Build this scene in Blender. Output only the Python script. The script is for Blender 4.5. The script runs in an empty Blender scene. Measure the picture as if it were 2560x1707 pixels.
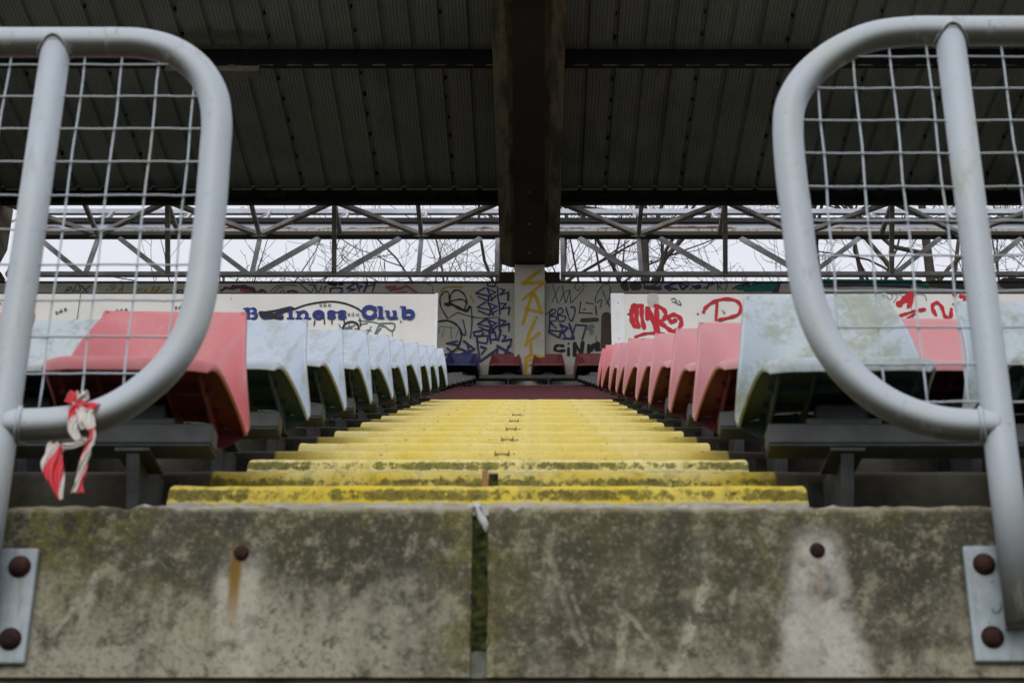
import bpy, bmesh, math, random
from mathutils import Vector, Matrix
random.seed(7)
R = math.radians
C = bpy.context.scene.collection
TH = R(25.0); CT, ST = math.cos(TH), math.sin(TH)
F, CX, CY = 4240.0, 1337.0, 853.5            # calibration of the photograph (its own pixels)

def at(px, py, Y):
    """the point of the plane y=Y that the calibrated photograph shows at (px, py)"""
    t = (CY - py) / F
    z = Y * (ST + t * CT) / (CT - t * ST)
    return Vector(((px - CX) / F * (Y * CT + z * ST), Y, z))

# ------------------------------------------------------------------ helpers
def link(name, me, mats=(), parent=None):
    o = bpy.data.objects.new(name, me)
    C.objects.link(o)
    for m in (mats if isinstance(mats, (list, tuple)) else [mats]):
        me.materials.append(m)
    if parent: o.parent = parent
    return o

def tag(o, label, cat, group=None, kind=None):
    o['label'] = label; o['category'] = cat
    if group: o['group'] = group
    if kind: o['kind'] = kind
    return o

def empty(name, label, cat, loc=(0, 0, 0), group=None):
    o = bpy.data.objects.new(name, None); C.objects.link(o)
    o.location = loc; o.empty_display_size = .1
    return tag(o, label, cat, group)

class MB:
    """collects verts / faces for ONE mesh object"""
    def __init__(s): s.v = []; s.f = []; s.m = []
    def add(s, vs, fs, mi=0):
        n = len(s.v); s.v += [tuple(p) for p in vs]
        s.f += [tuple(n + i for i in f) for f in fs]; s.m += [mi] * len(fs)
    def box(s, x0, x1, y0, y1, z0, z1, mi=0):
        s.add([(x0,y0,z0),(x1,y0,z0),(x1,y1,z0),(x0,y1,z0),(x0,y0,z1),(x1,y0,z1),(x1,y1,z1),(x0,y1,z1)],
              [(0,3,2,1),(4,5,6,7),(0,1,5,4),(1,2,6,5),(2,3,7,6),(3,0,4,7)], mi)
    def bar(s, p, q, w, h, up=(0, 0, 1), mi=0):
        p, q = Vector(p), Vector(q); d = (q - p).normalized(); up = Vector(up)
        if abs(d.dot(up)) > .97: up = Vector((0, 1, 0))
        a = d.cross(up).normalized() * w / 2; b = a.cross(d).normalized() * h / 2
        vs = [p-a-b, p+a-b, p+a+b, p-a+b, q-a-b, q+a-b, q+a+b, q-a+b]
        s.add(vs, [(0,1,2,3),(7,6,5,4),(0,4,5,1),(1,5,6,2),(2,6,7,3),(3,7,4,0)], mi)
    def prism(s, prof, x0, x1, mi=0):
        """prof: list of (y,z) counter-clockwise seen from -x ... extruded along x"""
        n = len(prof)
        vs = [(x0, y, z) for y, z in prof] + [(x1, y, z) for y, z in prof]
        fs = [(i, (i+1) % n, n + (i+1) % n, n + i) for i in range(n)]
        fs += [tuple(range(n))[::-1], tuple(range(n, 2*n))]
        s.add(vs, fs, mi)
    def worn(s, prof, x0, x1, step, amp, chip, idx, rnd, ex=None):
        '''prism along x cut into slices whose nosing vertices (idx) are slightly worn and chipped'''
        k = max(2, int((x1 - x0) / step)); n = len(prof); vs = []
        for i in range(k + 1):
            x = lerp(x0, x1, i / k); e = rnd.gauss(0, amp) - (rnd.uniform(.3, 1) * chip if rnd.random() < .10 else 0)
            for j, (y, z) in enumerate(prof):
                w = e if j in idx else 0
                xx = x
                if ex and i in (0, k): xx = math.copysign(ex(z), x)
                vs.append((xx, y - w * .6, z + w))
        fs = [(i*n + j, i*n + (j+1) % n, (i+1)*n + (j+1) % n, (i+1)*n + j) for i in range(k) for j in range(n)]
        fs += [tuple(range(n))[::-1], tuple(range(k*n, k*n + n))]
        s.add(vs, fs)
    def tube(s, pts, rad, n=12, caps=True, mi=0):
        pts = [Vector(p) for p in pts]; k = len(pts)
        rs = rad if isinstance(rad, (list, tuple)) else [rad] * k
        vs = []; ref = None
        for i, p in enumerate(pts):
            d = (pts[min(i+1, k-1)] - pts[max(i-1, 0)]).normalized()
            if ref is None:
                ref = Vector((0, 0, 1)) if abs(d.z) < .9 else Vector((0, 1, 0))
            a = d.cross(ref).normalized(); b = a.cross(d).normalized(); ref = b
            for j in range(n):
                t = 2 * math.pi * j / n
                vs.append(p + (a * math.cos(t) + b * math.sin(t)) * rs[i])
        fs = [(i*n + j, i*n + (j+1) % n, (i+1)*n + (j+1) % n, (i+1)*n + j) for i in range(k-1) for j in range(n)]
        if caps: fs += [tuple(range(n))[::-1], tuple(range((k-1)*n, k*n))]
        s.add(vs, fs, mi)
    def build(s, name, mats, parent=None, smooth=False, bevel=0, seg=2, fix=True):
        me = bpy.data.meshes.new(name); me.from_pydata(s.v, [], s.f)
        me.polygons.foreach_set('material_index', s.m)
        if fix:
            bm = bmesh.new(); bm.from_mesh(me)
            bmesh.ops.recalc_face_normals(bm, faces=bm.faces)
            bm.to_mesh(me); bm.free()
        if smooth: me.polygons.foreach_set('use_smooth', [True] * len(me.polygons))
        me.update()
        o = link(name, me, mats, parent)
        if bevel:
            b = o.modifiers.new('bevel', 'BEVEL'); b.width = bevel; b.segments = seg; b.limit_method = 'ANGLE'; b.angle_limit = R(40)
            b.harden_normals = False
        return o

def catmull(pts, n=6):
    if len(pts) < 3: return [tuple(p) for p in pts]
    out = []; P = [pts[0]] + list(pts) + [pts[-1]]
    for i in range(1, len(P) - 2):
        p0, p1, p2, p3 = P[i-1], P[i], P[i+1], P[i+2]
        for k in range(n):
            t = k / n
            out.append(tuple(.5*((2*b) + (c-a)*t + (2*a-5*b+4*c-d)*t*t + (3*b-a-3*c+d)*t**3) for a, b, c, d in zip(p0, p1, p2, p3)))
    out.append(tuple(pts[-1])); return out

def lerp(a, b, t): return a + (b - a) * t
# ------------------------------------------------------------------ node materials
class NT:
    def __init__(s, name):
        s.m = bpy.data.materials.new(name); s.m.use_nodes = True
        s.t = s.m.node_tree; s.n = s.t.nodes; s.l = s.t.links
        s.b = s.n['Principled BSDF']; s._o = None
    def new(s, k, **kw):
        n = s.n.new(k)
        for a, v in kw.items(): setattr(n, a, v)
        return n
    def put(s, sock, v):
        if isinstance(v, bpy.types.NodeSocket): s.l.new(v, sock)
        elif isinstance(v, (tuple, list)): sock.default_value = (*v, 1) if len(v) == 3 and len(sock.default_value) == 4 else v
        else: sock.default_value = v
    @property
    def obj(s):
        if s._o is None: s._o = s.new('ShaderNodeTexCoord').outputs['Object']
        return s._o
    def xyz(s, v=None):
        n = s.new('ShaderNodeSeparateXYZ'); s.l.new(v or s.obj, n.inputs[0]); return n.outputs
    def scale(s, sc, rot=(0, 0, 0), loc=(0, 0, 0), v=None):
        n = s.new('ShaderNodeMapping'); s.l.new(v or s.obj, n.inputs[0])
        n.inputs['Scale'].default_value = sc; n.inputs['Rotation'].default_value = rot; n.inputs['Location'].default_value = loc
        return n.outputs[0]
    def noise(s, sc, det=6, rough=.6, v=None, dist=0):
        n = s.new('ShaderNodeTexNoise'); s.l.new(v or s.obj, n.inputs['Vector'])
        n.inputs['Scale'].default_value = sc; n.inputs['Detail'].default_value = det
        n.inputs['Roughness'].default_value = rough; n.inputs['Distortion'].default_value = dist
        return n.outputs['Fac']
    def math(s, op, a, b=0.0, c=0.0, clamp=False):
        n = s.new('ShaderNodeMath', operation=op); n.use_clamp = clamp
        for i, x in enumerate((a, b, c)): s.put(n.inputs[i], x)
        return n.outputs[0]
    def ramp(s, x, a, b):
        """0 below a, 1 above b (or reversed when a > b), smooth"""
        n = s.new('ShaderNodeMapRange', interpolation_type='SMOOTHSTEP'); s.put(n.inputs[0], x)
        n.inputs[1].default_value = min(a, b); n.inputs[2].default_value = max(a, b)
        n.inputs[3].default_value = 0 if a < b else 1; n.inputs[4].default_value = 1 if a < b else 0
        return n.outputs[0]
    def mix(s, f, a, b):
        n = s.new('ShaderNodeMix', data_type='RGBA'); s.put(n.inputs[0], f); s.put(n.inputs[6], a); s.put(n.inputs[7], b)
        return n.outputs[2]
    def mul(s, *a):
        x = a[0]
        for y in a[1:]: x = s.math('MULTIPLY', x, y)
        return x
    def near(s, x, c, w0, w1):
        """1 within w0 of c, 0 beyond w1"""
        return s.ramp(s.math('ABSOLUTE', s.math('SUBTRACT', x, c)), w1, w0)
    def bump(s, h, st=.3, dist=.01):
        n = s.new('ShaderNodeBump'); n.inputs['Strength'].default_value = st; n.inputs['Distance'].default_value = dist
        s.l.new(h, n.inputs['Height']); s.l.new(n.outputs[0], s.b.inputs['Normal'])
    def out(s, col, rough=.6, spec=.3, metal=0):
        s.put(s.b.inputs['Base Color'], col); s.put(s.b.inputs['Roughness'], rough)
        s.b.inputs['Specular IOR Level'].default_value = spec; s.b.inputs['Metallic'].default_value = metal
        return s.m

M = {}
def simple(name, a, b=None, sc=8, rough=.6, spec=.3, bump=0, lo=.35, hi=.65, metal=0):
    t = NT(name); b = b or tuple(x * .7 for x in a)
    n = t.noise(sc)
    if bump: t.bump(n, bump)
    M[name] = t.out(t.mix(t.ramp(n, lo, hi), a, b), rough, spec, metal)
    return M[name]

XC = -.088                      # centre line of the aisle
ROW, RISE, Y0, Z0 = .8, .36, 2.6, .925   # terrace row depth, rise, lowest nosing

def mat_front():
    t = NT('front_concrete'); x, y, z = t.xyz()
    big = t.noise(3.2, 8, .62); fine = t.noise(60, 6, .7); mid = t.noise(14, 7, .65, dist=.4)
    run = t.noise(5, 5, .6, t.scale((3.2, 1, .55)))
    f = t.math('ADD', t.math('MULTIPLY', big, .45), t.math('ADD', t.math('MULTIPLY', mid, .4), t.math('MULTIPLY', fine, .15)))
    low = t.math('MULTIPLY', t.ramp(z, .90, .66), t.math('SUBTRACT', 1.0, t.math('MULTIPLY', t.ramp(x, -.32, -.05), .62)))
    low = t.math('MAXIMUM', low, t.math('MULTIPLY', t.ramp(z, .72, .65), .8))
    f = t.math('ADD', f, t.math('MULTIPLY', t.math('SUBTRACT', low, .5), .30))
    f = t.math('ADD', f, t.math('MULTIPLY', t.math('SUBTRACT', run, .5), .5))
    col = t.mix(t.ramp(f, .36, .68), (.048, .043, .030), (.30, .285, .22))
    # moss: upper left, along the joint
    ms = t.math('MAXIMUM', t.mul(t.ramp(x, -.25, -.75), t.ramp(z, .66, .9)), t.near(x, XC - .01, .018, .09))
    ms = t.math('MAXIMUM', ms, t.mul(.55, t.ramp(z, .84, .925)))
    mm = t.mul(ms, t.ramp(t.noise(26, 8, .75), .42, .54))
    col = t.mix(t.mul(mm, .8), col, (.125, .115, .022))
    gs = t.mul(t.ramp(t.noise(4, 5, .65, t.scale((1, 1, .8), loc=(7, 2, 9))), .48, .66), .45)
    col = t.mix(gs, col, (.12, .115, .045))
    # dark damp patches
    dk = t.mul(t.ramp(t.noise(2.4, 6, .6, t.scale((1, 1, 1), loc=(3, 1, 7))), .50, .64), t.ramp(z, .72, .84))
    col = t.mix(t.mul(dk, .55), col, (.06, .055, .05))
    # lime run-off below the two old bolts
    wob = t.math('MULTIPLY', t.math('SUBTRACT', t.noise(9), .5), .05)
    xs = t.math('ADD', x, wob)
    wide = t.math('ADD', .03, t.math('MULTIPLY', t.ramp(z, .88, .66), .03))
    a = t.math('ABSOLUTE', t.math('SUBTRACT', xs, .449))
    s1 = t.mul(t.ramp(t.math('SUBTRACT', a, wide), .022, -.012), t.ramp(z, .895, .84), t.ramp(mid, .25, .5))
    col = t.mix(t.mul(s1, .82), col, (.45, .44, .39))
    s2 = t.mul(t.near(xs, -.468, .018, .042), t.ramp(z, .86, .80), t.ramp(mid, .3, .55))
    col = t.mix(t.mul(s2, .7), col, (.40, .38, .31))
    s3 = t.mul(t.near(t.math('ADD', x, t.math('MULTIPLY', wob, .15)), -.4765, .004, .013), t.ramp(z, .855, .845), t.ramp(z, .68, .80))
    pass
    s4 = t.mul(t.near(x, .451, .002, .007), t.near(z, .80, .03, .07))
    col = t.mix(t.mul(s4, .5), col, (.24, .14, .04))
    # scratches
    def line(p, q, w, a, c=(.40, .37, .28)):
        nonlocal col
        p, q = at(*p, Y0), at(*q, Y0); dx, dz = q.x - p.x, q.z - p.z; L2 = dx*dx + dz*dz
        wx = t.math('ADD', t.math('SUBTRACT', x, p.x), t.math('MULTIPLY', t.math('SUBTRACT', mid, .5), .02)); wz = t.math('SUBTRACT', z, p.z)
        h = t.math('ADD', t.math('MULTIPLY', wx, dx / L2), t.math('MULTIPLY', wz, dz / L2), clamp=True)
        ex = t.math('SUBTRACT', wx, t.math('MULTIPLY', h, dx)); ez = t.math('SUBTRACT', wz, t.math('MULTIPLY', h, dz))
        d = t.math('SQRT', t.math('ADD', t.mul(ex, ex), t.mul(ez, ez)))
        col = t.mix(t.mul(t.ramp(d, w, w * .3), t.ramp(fine, .30, .55), a), col, c)
    def zr(a, b): return (1280 + a / 1.8375, 1200 + b / 1.8375)
    def zl(a, b): return (a / 1.8375, 1200 + b / 1.8375)
    for p, q, w, a in ((zr(520, 620), zr(490, 880), .009, .6), (zr(540, 620), zr(640, 750), .006, .5), (zr(890, 470), zr(820, 690), .013, .7), (zr(830, 680), zr(745, 880), .013, .7),
                       (zr(180, 370), zr(310, 750), .007, .5), (zr(270, 480), zr(370, 800), .006, .45), (zr(800, 740), zr(960, 870), .007, .4), (zr(1020, 500), zr(985, 700), .007, .4),
                       (zr(360, 550), zr(460, 600), .008, .4), (zr(920, 590), zr(1000, 720), .006, .4), (zl(340, 590), zl(215, 740), .006, .5), (zl(540, 350), zl(440, 440), .014, .4), (zl(440, 440), zl(375, 660), .012, .4),
                       (zl(600, 400), zl(690, 380), .008, .35), (zl(770, 520), zl(700, 700), .022, .4), (zl(870, 560), zl(850, 760), .03, .35), (zl(1880, 640), zl(1990, 560), .006, .35), (zl(1530, 880), zl(1590, 720), .008, .35)):
        line(p, q, w, a)
    line(zr(1120, 260), zr(1270, 570), .007, .5, (.25, .22, .06))
    br = t.mul(t.ramp(t.noise(6, 6, .7, t.scale((1, 1, 1), loc=(8, 3, 5))), .46, .62), t.ramp(x, -.35, 0), .6)
    col = t.mix(br, col, (.085, .066, .046))
    agg = t.ramp(t.noise(75, 3, .55, t.scale((1, 1, 1), loc=(5, 5, 5))), .60, .66); col = t.mix(t.mul(agg, .2), col, (.36, .33, .26))
    spk = t.ramp(fine, .62, .72)
    col = t.mix(t.mul(spk, .5), col, (.38, .35, .26))
    gr2 = t.noise(28, 8, .8)
    col = t.mix(t.mul(t.ramp(gr2, .52, .60), .55), col, (.29, .265, .18)); col = t.mix(t.mul(t.ramp(gr2, .48, .40), .75), col, (.042, .038, .022))
    gr3 = t.noise(95, 5, .8, t.scale((1, 1, 1), loc=(6, 2, 3))); col = t.mix(t.mul(t.ramp(gr3, .50, .40), .5), col, (.05, .046, .03)); col = t.mix(t.mul(t.ramp(gr3, .54, .64), .4), col, (.32, .30, .22))
    col = t.mix(t.mul(t.ramp(fine, .38, .28), .4), col, (.035, .033, .025))
    col = t.mix(t.mul(s2, .45), col, (.42, .40, .33)); col = t.mix(t.mul(s1, .4), col, (.46, .45, .40))
    col = t.mix(t.mul(s3, .92), col, (.17, .092, .006))
    # paler arris at the top edge
    col = t.mix(t.mul(t.ramp(z, .905, .92), t.ramp(mid, .35, .6), .8), col, (.30, .275, .19))
    pale = t.mul(t.near(x, XC, .55, .62), t.ramp(z, .917, .925), t.ramp(t.noise(16, 5, .6), .42, .55))
    col = t.mix(pale, col, (.50, .49, .46))
    t.bump(t.math('ADD', mid, t.math('MULTIPLY', fine, .5)), .35, .006)
    return t.out(col, .85, .25)
M['front'] = mat_front()

def mat_paint(name, top, band, base, paint, worn, moss, patch=.45, edge=None):
    """concrete with a painted band below z=top (object coordinates)"""
    t = NT(name); x, y, z = t.xyz()
    fine = t.noise(70, 6, .7); mid = t.noise(18, 7, .7); streak = t.noise(30, 5, .65, t.scale((1, 1, .35)))
    con = t.mix(t.ramp(mid, .3, .7), tuple(c * .55 for c in base), base)
    con = t.mix(t.mul(t.ramp(fine, .6, .7), .5), con, tuple(min(1, c * 1.9) for c in base))
    rag = t.math('MULTIPLY', t.math('SUBTRACT', t.noise(24, 5, .6), .5), .018)
    pm = t.ramp(t.math('ADD', z, rag), top - band - .003, top - band + .003)
    if edge:
        xe = t.math('ADD', x, t.math('MULTIPLY', t.math('SUBTRACT', mid, .5), .03))
        pm = t.mul(pm, t.near(xe, XC, edge - .006, edge + .006))
    pc = t.mix(t.ramp(t.noise(5, 5, .6), .35, .65), paint, worn)
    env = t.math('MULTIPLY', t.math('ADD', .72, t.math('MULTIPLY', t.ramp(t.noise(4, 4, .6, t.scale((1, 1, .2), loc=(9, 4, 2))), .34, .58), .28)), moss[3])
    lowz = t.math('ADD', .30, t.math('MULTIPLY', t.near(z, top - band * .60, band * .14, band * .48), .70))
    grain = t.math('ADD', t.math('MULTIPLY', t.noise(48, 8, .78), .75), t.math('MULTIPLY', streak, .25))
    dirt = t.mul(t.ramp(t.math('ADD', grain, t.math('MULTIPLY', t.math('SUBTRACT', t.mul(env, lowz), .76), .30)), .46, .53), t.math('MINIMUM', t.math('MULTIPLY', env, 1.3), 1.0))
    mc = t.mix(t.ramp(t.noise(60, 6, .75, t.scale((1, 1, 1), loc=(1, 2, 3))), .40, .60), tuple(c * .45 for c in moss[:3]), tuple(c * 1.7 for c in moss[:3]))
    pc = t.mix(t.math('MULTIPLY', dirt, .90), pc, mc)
    thin = t.mul(t.ramp(t.noise(33, 7, .75, t.scale((1, 1, .6), loc=(4, 4, 4))), .48, .62), t.math('MULTIPLY', moss[3] if isinstance(moss[3], float) else 1.0, .42))
    pc = t.mix(thin, pc, tuple(c * 1.6 for c in moss[:3]))
    pc = t.mix(t.mul(t.ramp(t.noise(150, 3, .6), .60, .68), .35), pc, tuple(c * .45 for c in moss[:3]))
    chip = t.ramp(t.noise(45, 4, .6, t.scale((1, 1, 1), loc=(2, 8, 5))), .66, .69)
    pc = t.mix(t.mul(chip, .8), pc, (.10, .085, .07))
    col = t.mix(pm, con, pc)
    t.bump(t.math('ADD', mid, fine), .3, .004)
    return t.out(col, .75, .3)

def mat_terr(name, paint, worn, moss, edge):
    return mat_paint(name, 0, .07, (.085, .078, .058), paint, worn, moss, .5, edge)
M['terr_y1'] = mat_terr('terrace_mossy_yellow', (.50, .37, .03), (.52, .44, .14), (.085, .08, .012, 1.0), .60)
M['terr_y2'] = mat_terr('terrace_pale_yellow', (.60, .46, .08), (.64, .53, .18), (.18, .15, .04, .5), .60)
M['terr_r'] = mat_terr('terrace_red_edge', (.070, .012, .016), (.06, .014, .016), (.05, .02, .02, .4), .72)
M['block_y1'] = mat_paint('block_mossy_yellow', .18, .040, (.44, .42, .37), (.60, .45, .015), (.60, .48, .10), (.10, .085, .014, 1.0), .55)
M['block_y2'] = mat_paint('block_worn_yellow', .18, .036, (.46, .44, .39), (.66, .55, .16), (.68, .59, .27), (.10, .10, .018, 1.0), .5)
M['block_y3'] = mat_paint('block_pale_yellow', .18, .06, (.46, .44, .39), (.64, .51, .11), (.67, .57, .23), (.22, .18, .06, .35), .5)
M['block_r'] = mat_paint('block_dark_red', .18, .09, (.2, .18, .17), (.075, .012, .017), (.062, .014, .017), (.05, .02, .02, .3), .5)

def mat_white(name, tint=(.41, .455, .50), dirt=.5):
    t = NT(name)
    n1 = t.noise(7, 6, .65); n2 = t.noise(40, 6, .7); n3 = t.noise(90, 4, .6)
    col = t.mix(t.mul(t.ramp(n1, .5, .68), dirt), tint, (.40, .42, .37))
    col = t.mix(t.mul(t.ramp(n2, .60, .70), dirt * .9), col, (.24, .24, .18))
    col = t.mix(t.mul(t.ramp(n3, .68, .72), .6), col, (.2, .13, .08))
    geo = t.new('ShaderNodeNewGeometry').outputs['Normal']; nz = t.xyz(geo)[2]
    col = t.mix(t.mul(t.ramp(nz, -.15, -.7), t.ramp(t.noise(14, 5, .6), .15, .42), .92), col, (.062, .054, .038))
    col = t.mix(t.mul(t.ramp(t.noise(26, 7, .75, t.scale((1, 1, .3), loc=(3, 3, 3))), .57, .66), dirt), col, (.30, .31, .27)); col = t.mix(t.mul(t.ramp(t.noise(11, 8, .8, t.scale((1, 1, 1), loc=(1, 6, 3))), .64, .67), .8), col, (.16, .12, .09))   # algae film and painted-in shade on faces that point down
    t.bump(n2, .15, .002)
    return t.out(col, .45, .4)
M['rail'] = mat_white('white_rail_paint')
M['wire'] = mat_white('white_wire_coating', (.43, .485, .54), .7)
t = NT('galvanised_plate'); x, y, z = t.xyz(); n = t.noise(12, 6, .7); n2 = t.noise(20, 6, .7, t.scale((4, 1, .4)))
col = t.mix(t.ramp(n, .35, .65), (.33, .38, .41), (.23, .27, .29)); col = t.mix(t.mul(t.ramp(n2, .52, .68), .6), col, (.16, .15, .12)); col = t.mix(t.mul(t.ramp(t.noise(35, 7, .8), .60, .66), .7), col, (.12, .10, .08))
t.bump(n, .15, .003); M['steel'] = t.out(col, .55, .4)
M['rust'] = simple('rusty_bolt', (.052, .022, .016), (.022, .013, .011), 60, .9, .2, .5)
M['beam'] = simple('dark_galvanised_beam', (.040, .045, .047), (.020, .023, .024), 20, .55, .4, .1)
M['bracket'] = simple('bracket_steel', (.05, .054, .057), (.022, .024, .026), 16, .6, .4, .1)
M['joint'] = simple('mossy_joint', (.012, .014, .006), (.05, .052, .012), 60, .95, .1, .6)
M['seal'] = simple('joint_sealant', (.5, .52, .52), (.35, .37, .36), 30, .8, .2, .3)
M['orange'] = simple('orange_patch', (.26, .12, .06), (.3, .18, .07), 30, .8)
M['clip'] = simple('joint_clip', (.16, .14, .08), (.3, .25, .10), 50, .7)

def mat_seat(name, col, shade, stain, amt, sc=9, under=False):
    t = NT(name)
    n = t.noise(sc, 7, .68, dist=.5); g = t.noise(4, 4, .6); f = t.noise(60, 5, .7)
    inf = t.new('ShaderNodeObjectInfo').outputs['Random']
    c = t.mix(t.ramp(g, .35, .65), col, shade)
    c = t.mix(t.mul(inf, .22), c, tuple(x * .8 for x in col))
    m = t.mul(t.ramp(t.math('ADD', t.math('MULTIPLY', n, .7), t.math('MULTIPLY', f, .3)), .46, .60), amt)
    c = t.mix(m, c, stain)
    t.bump(f, .08, .002)
    return t.out(c, .5 if not under else .6, .35 if not under else .25)
M['pale'] = mat_seat('faded_pale_plastic', (.42, .485, .58), (.45, .505, .57), (.30, .33, .31), .7)
M['mossy'] = mat_seat('algae_stained_plastic', (.43, .50, .57), (.45, .51, .54), (.27, .295, .21), .8, 5)
M['pale_dirty'] = mat_seat('dirty_pale_plastic', (.42, .48, .53), (.44, .49, .49), (.20, .22, .18), .6, 14)
M['pink'] = mat_seat('faded_pink_plastic', (.55, .235, .255), (.53, .255, .275), (.46, .30, .30), .4)
M['rosy'] = mat_seat('faded_rosy_plastic', (.54, .165, .18), (.52, .185, .20), (.50, .28, .28), .4)
M['red_u'] = mat_seat('unfaded_red_plastic', (.10, .014, .020), (.075, .012, .016), (.03, .01, .01), .5, 9, True)
M['teal_u'] = mat_seat('unfaded_dark_green_plastic', (.034, .060, .060), (.024, .044, .046), (.02, .02, .02), .5, 9, True)
M['red'] = mat_seat('dusty_red_plastic', (.17, .030, .034), (.14, .025, .03), (.24, .11, .10), .3)
M['blue'] = mat_seat('dusty_blue_plastic', (.016, .022, .10), (.013, .018, .08), (.05, .05, .10), .3)
M['black_u'] = simple('black_plastic', (.012, .012, .013), (.02, .018, .018), 10, .6)

# ------------------------------------------------------------------ ground
mb = MB(); mb.add([(-400, -400, 0), (400, -400, 0), (400, 400, 0), (-400, 400, 0)], [(0, 1, 2, 3)])
t = NT('grass_ground'); n = t.noise(.8, 8, .7)
gm = t.out(t.mix(t.ramp(n, .35, .65), (.05, .07, .025), (.09, .085, .05)), .95, .1)
g = mb.build('ground', gm); g.location.z = -1.4; g['kind'] = 'structure'; g['label'] = 'worn grass ground around the grandstand'

# ------------------------------------------------------------------ terraces
ORD = ['lowest', 'second', 'third', 'fourth', 'fifth', 'sixth', 'seventh', 'eighth', 'ninth', 'tenth', 'eleventh', 'twelfth',
       'thirteenth', 'fourteenth', 'fifteenth', 'sixteenth', 'seventeenth', 'eighteenth', 'nineteenth']
XL, XR = -7.2, 7.2
def ny(k): return Y0 + ROW * k
def nz(k): return Z0 + RISE * k
def terr_profile(h):
    # local: nosing at (0,0); riser goes down, tread goes back
    r = .022
    arc = [(r - r * math.cos(a), -r + r * math.sin(a)) for a in [i * math.pi / 8 for i in range(5)]]
    return [(0, -h)] + arc + [(ROW - .004, 0), (ROW - .004, -.13), (.12, -.13), (.12, -h)]

def terr_unit(k, x0, x1, mat, label, h=RISE):
    mb = MB()
    n = max(1, int((x1 - x0) / .4))
    mb.worn(terr_profile(h), x0, x1, .06, .0005, .0025, (1, 2, 3, 4, 5), random)
    o = mb.build('terrace_unit', mat)
    o.location = (0, ny(k), nz(k))
    return tag(o, label, 'terrace', 'precast concrete terrace units')

gap = .010
for k in range(18):
    if k == 0: continue
    if k < 10:
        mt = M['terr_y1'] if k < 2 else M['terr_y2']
        word = 'mossy yellow' if k < 2 else 'pale yellow'
        for sgn in (-1, 1):
            x0, x1 = (XL, XC - gap) if sgn < 0 else (XC + gap, XR)
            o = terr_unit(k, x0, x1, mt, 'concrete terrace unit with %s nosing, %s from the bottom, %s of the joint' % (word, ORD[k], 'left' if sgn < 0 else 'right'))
            if sgn > 0 and 2 <= k <= 6:
                c = MB(); c.bar((XC - .017, -.002, -.016), (XC + .019, -.002, -.016), .004, .004); c.bar((XC - .017, -.002, -.020), (XC - .017, -.002, -.008), .004, .004); c.bar((XC + .019, -.002, -.020), (XC + .019, -.002, -.008), .004, .004)
                c.build('joint_clip', M['clip'], o)
            if k == 1 and sgn > 0:
                c = MB(); c.box(XC - gap + .0005, XC + gap - .0005, .006, .1, -.2, -.008); c.build('joint_filler', M['joint'], o)
                c = MB(); c.box(XC - .024, XC - .012, -.003, .03, -.05, -.0035); c.build('orange_patch', M['orange'], o)
    else:
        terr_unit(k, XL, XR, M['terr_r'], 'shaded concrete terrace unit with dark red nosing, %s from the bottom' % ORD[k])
# rear platform carrying the last row and the back wall
mb = MB(); mb.box(XL, XR, ny(18), 18.4, nz(18) - .5, nz(18)); o = mb.build('rear_platform', M['bracket'])
tag(o, 'grey concrete platform under the last row of red seats', 'platform')

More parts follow.
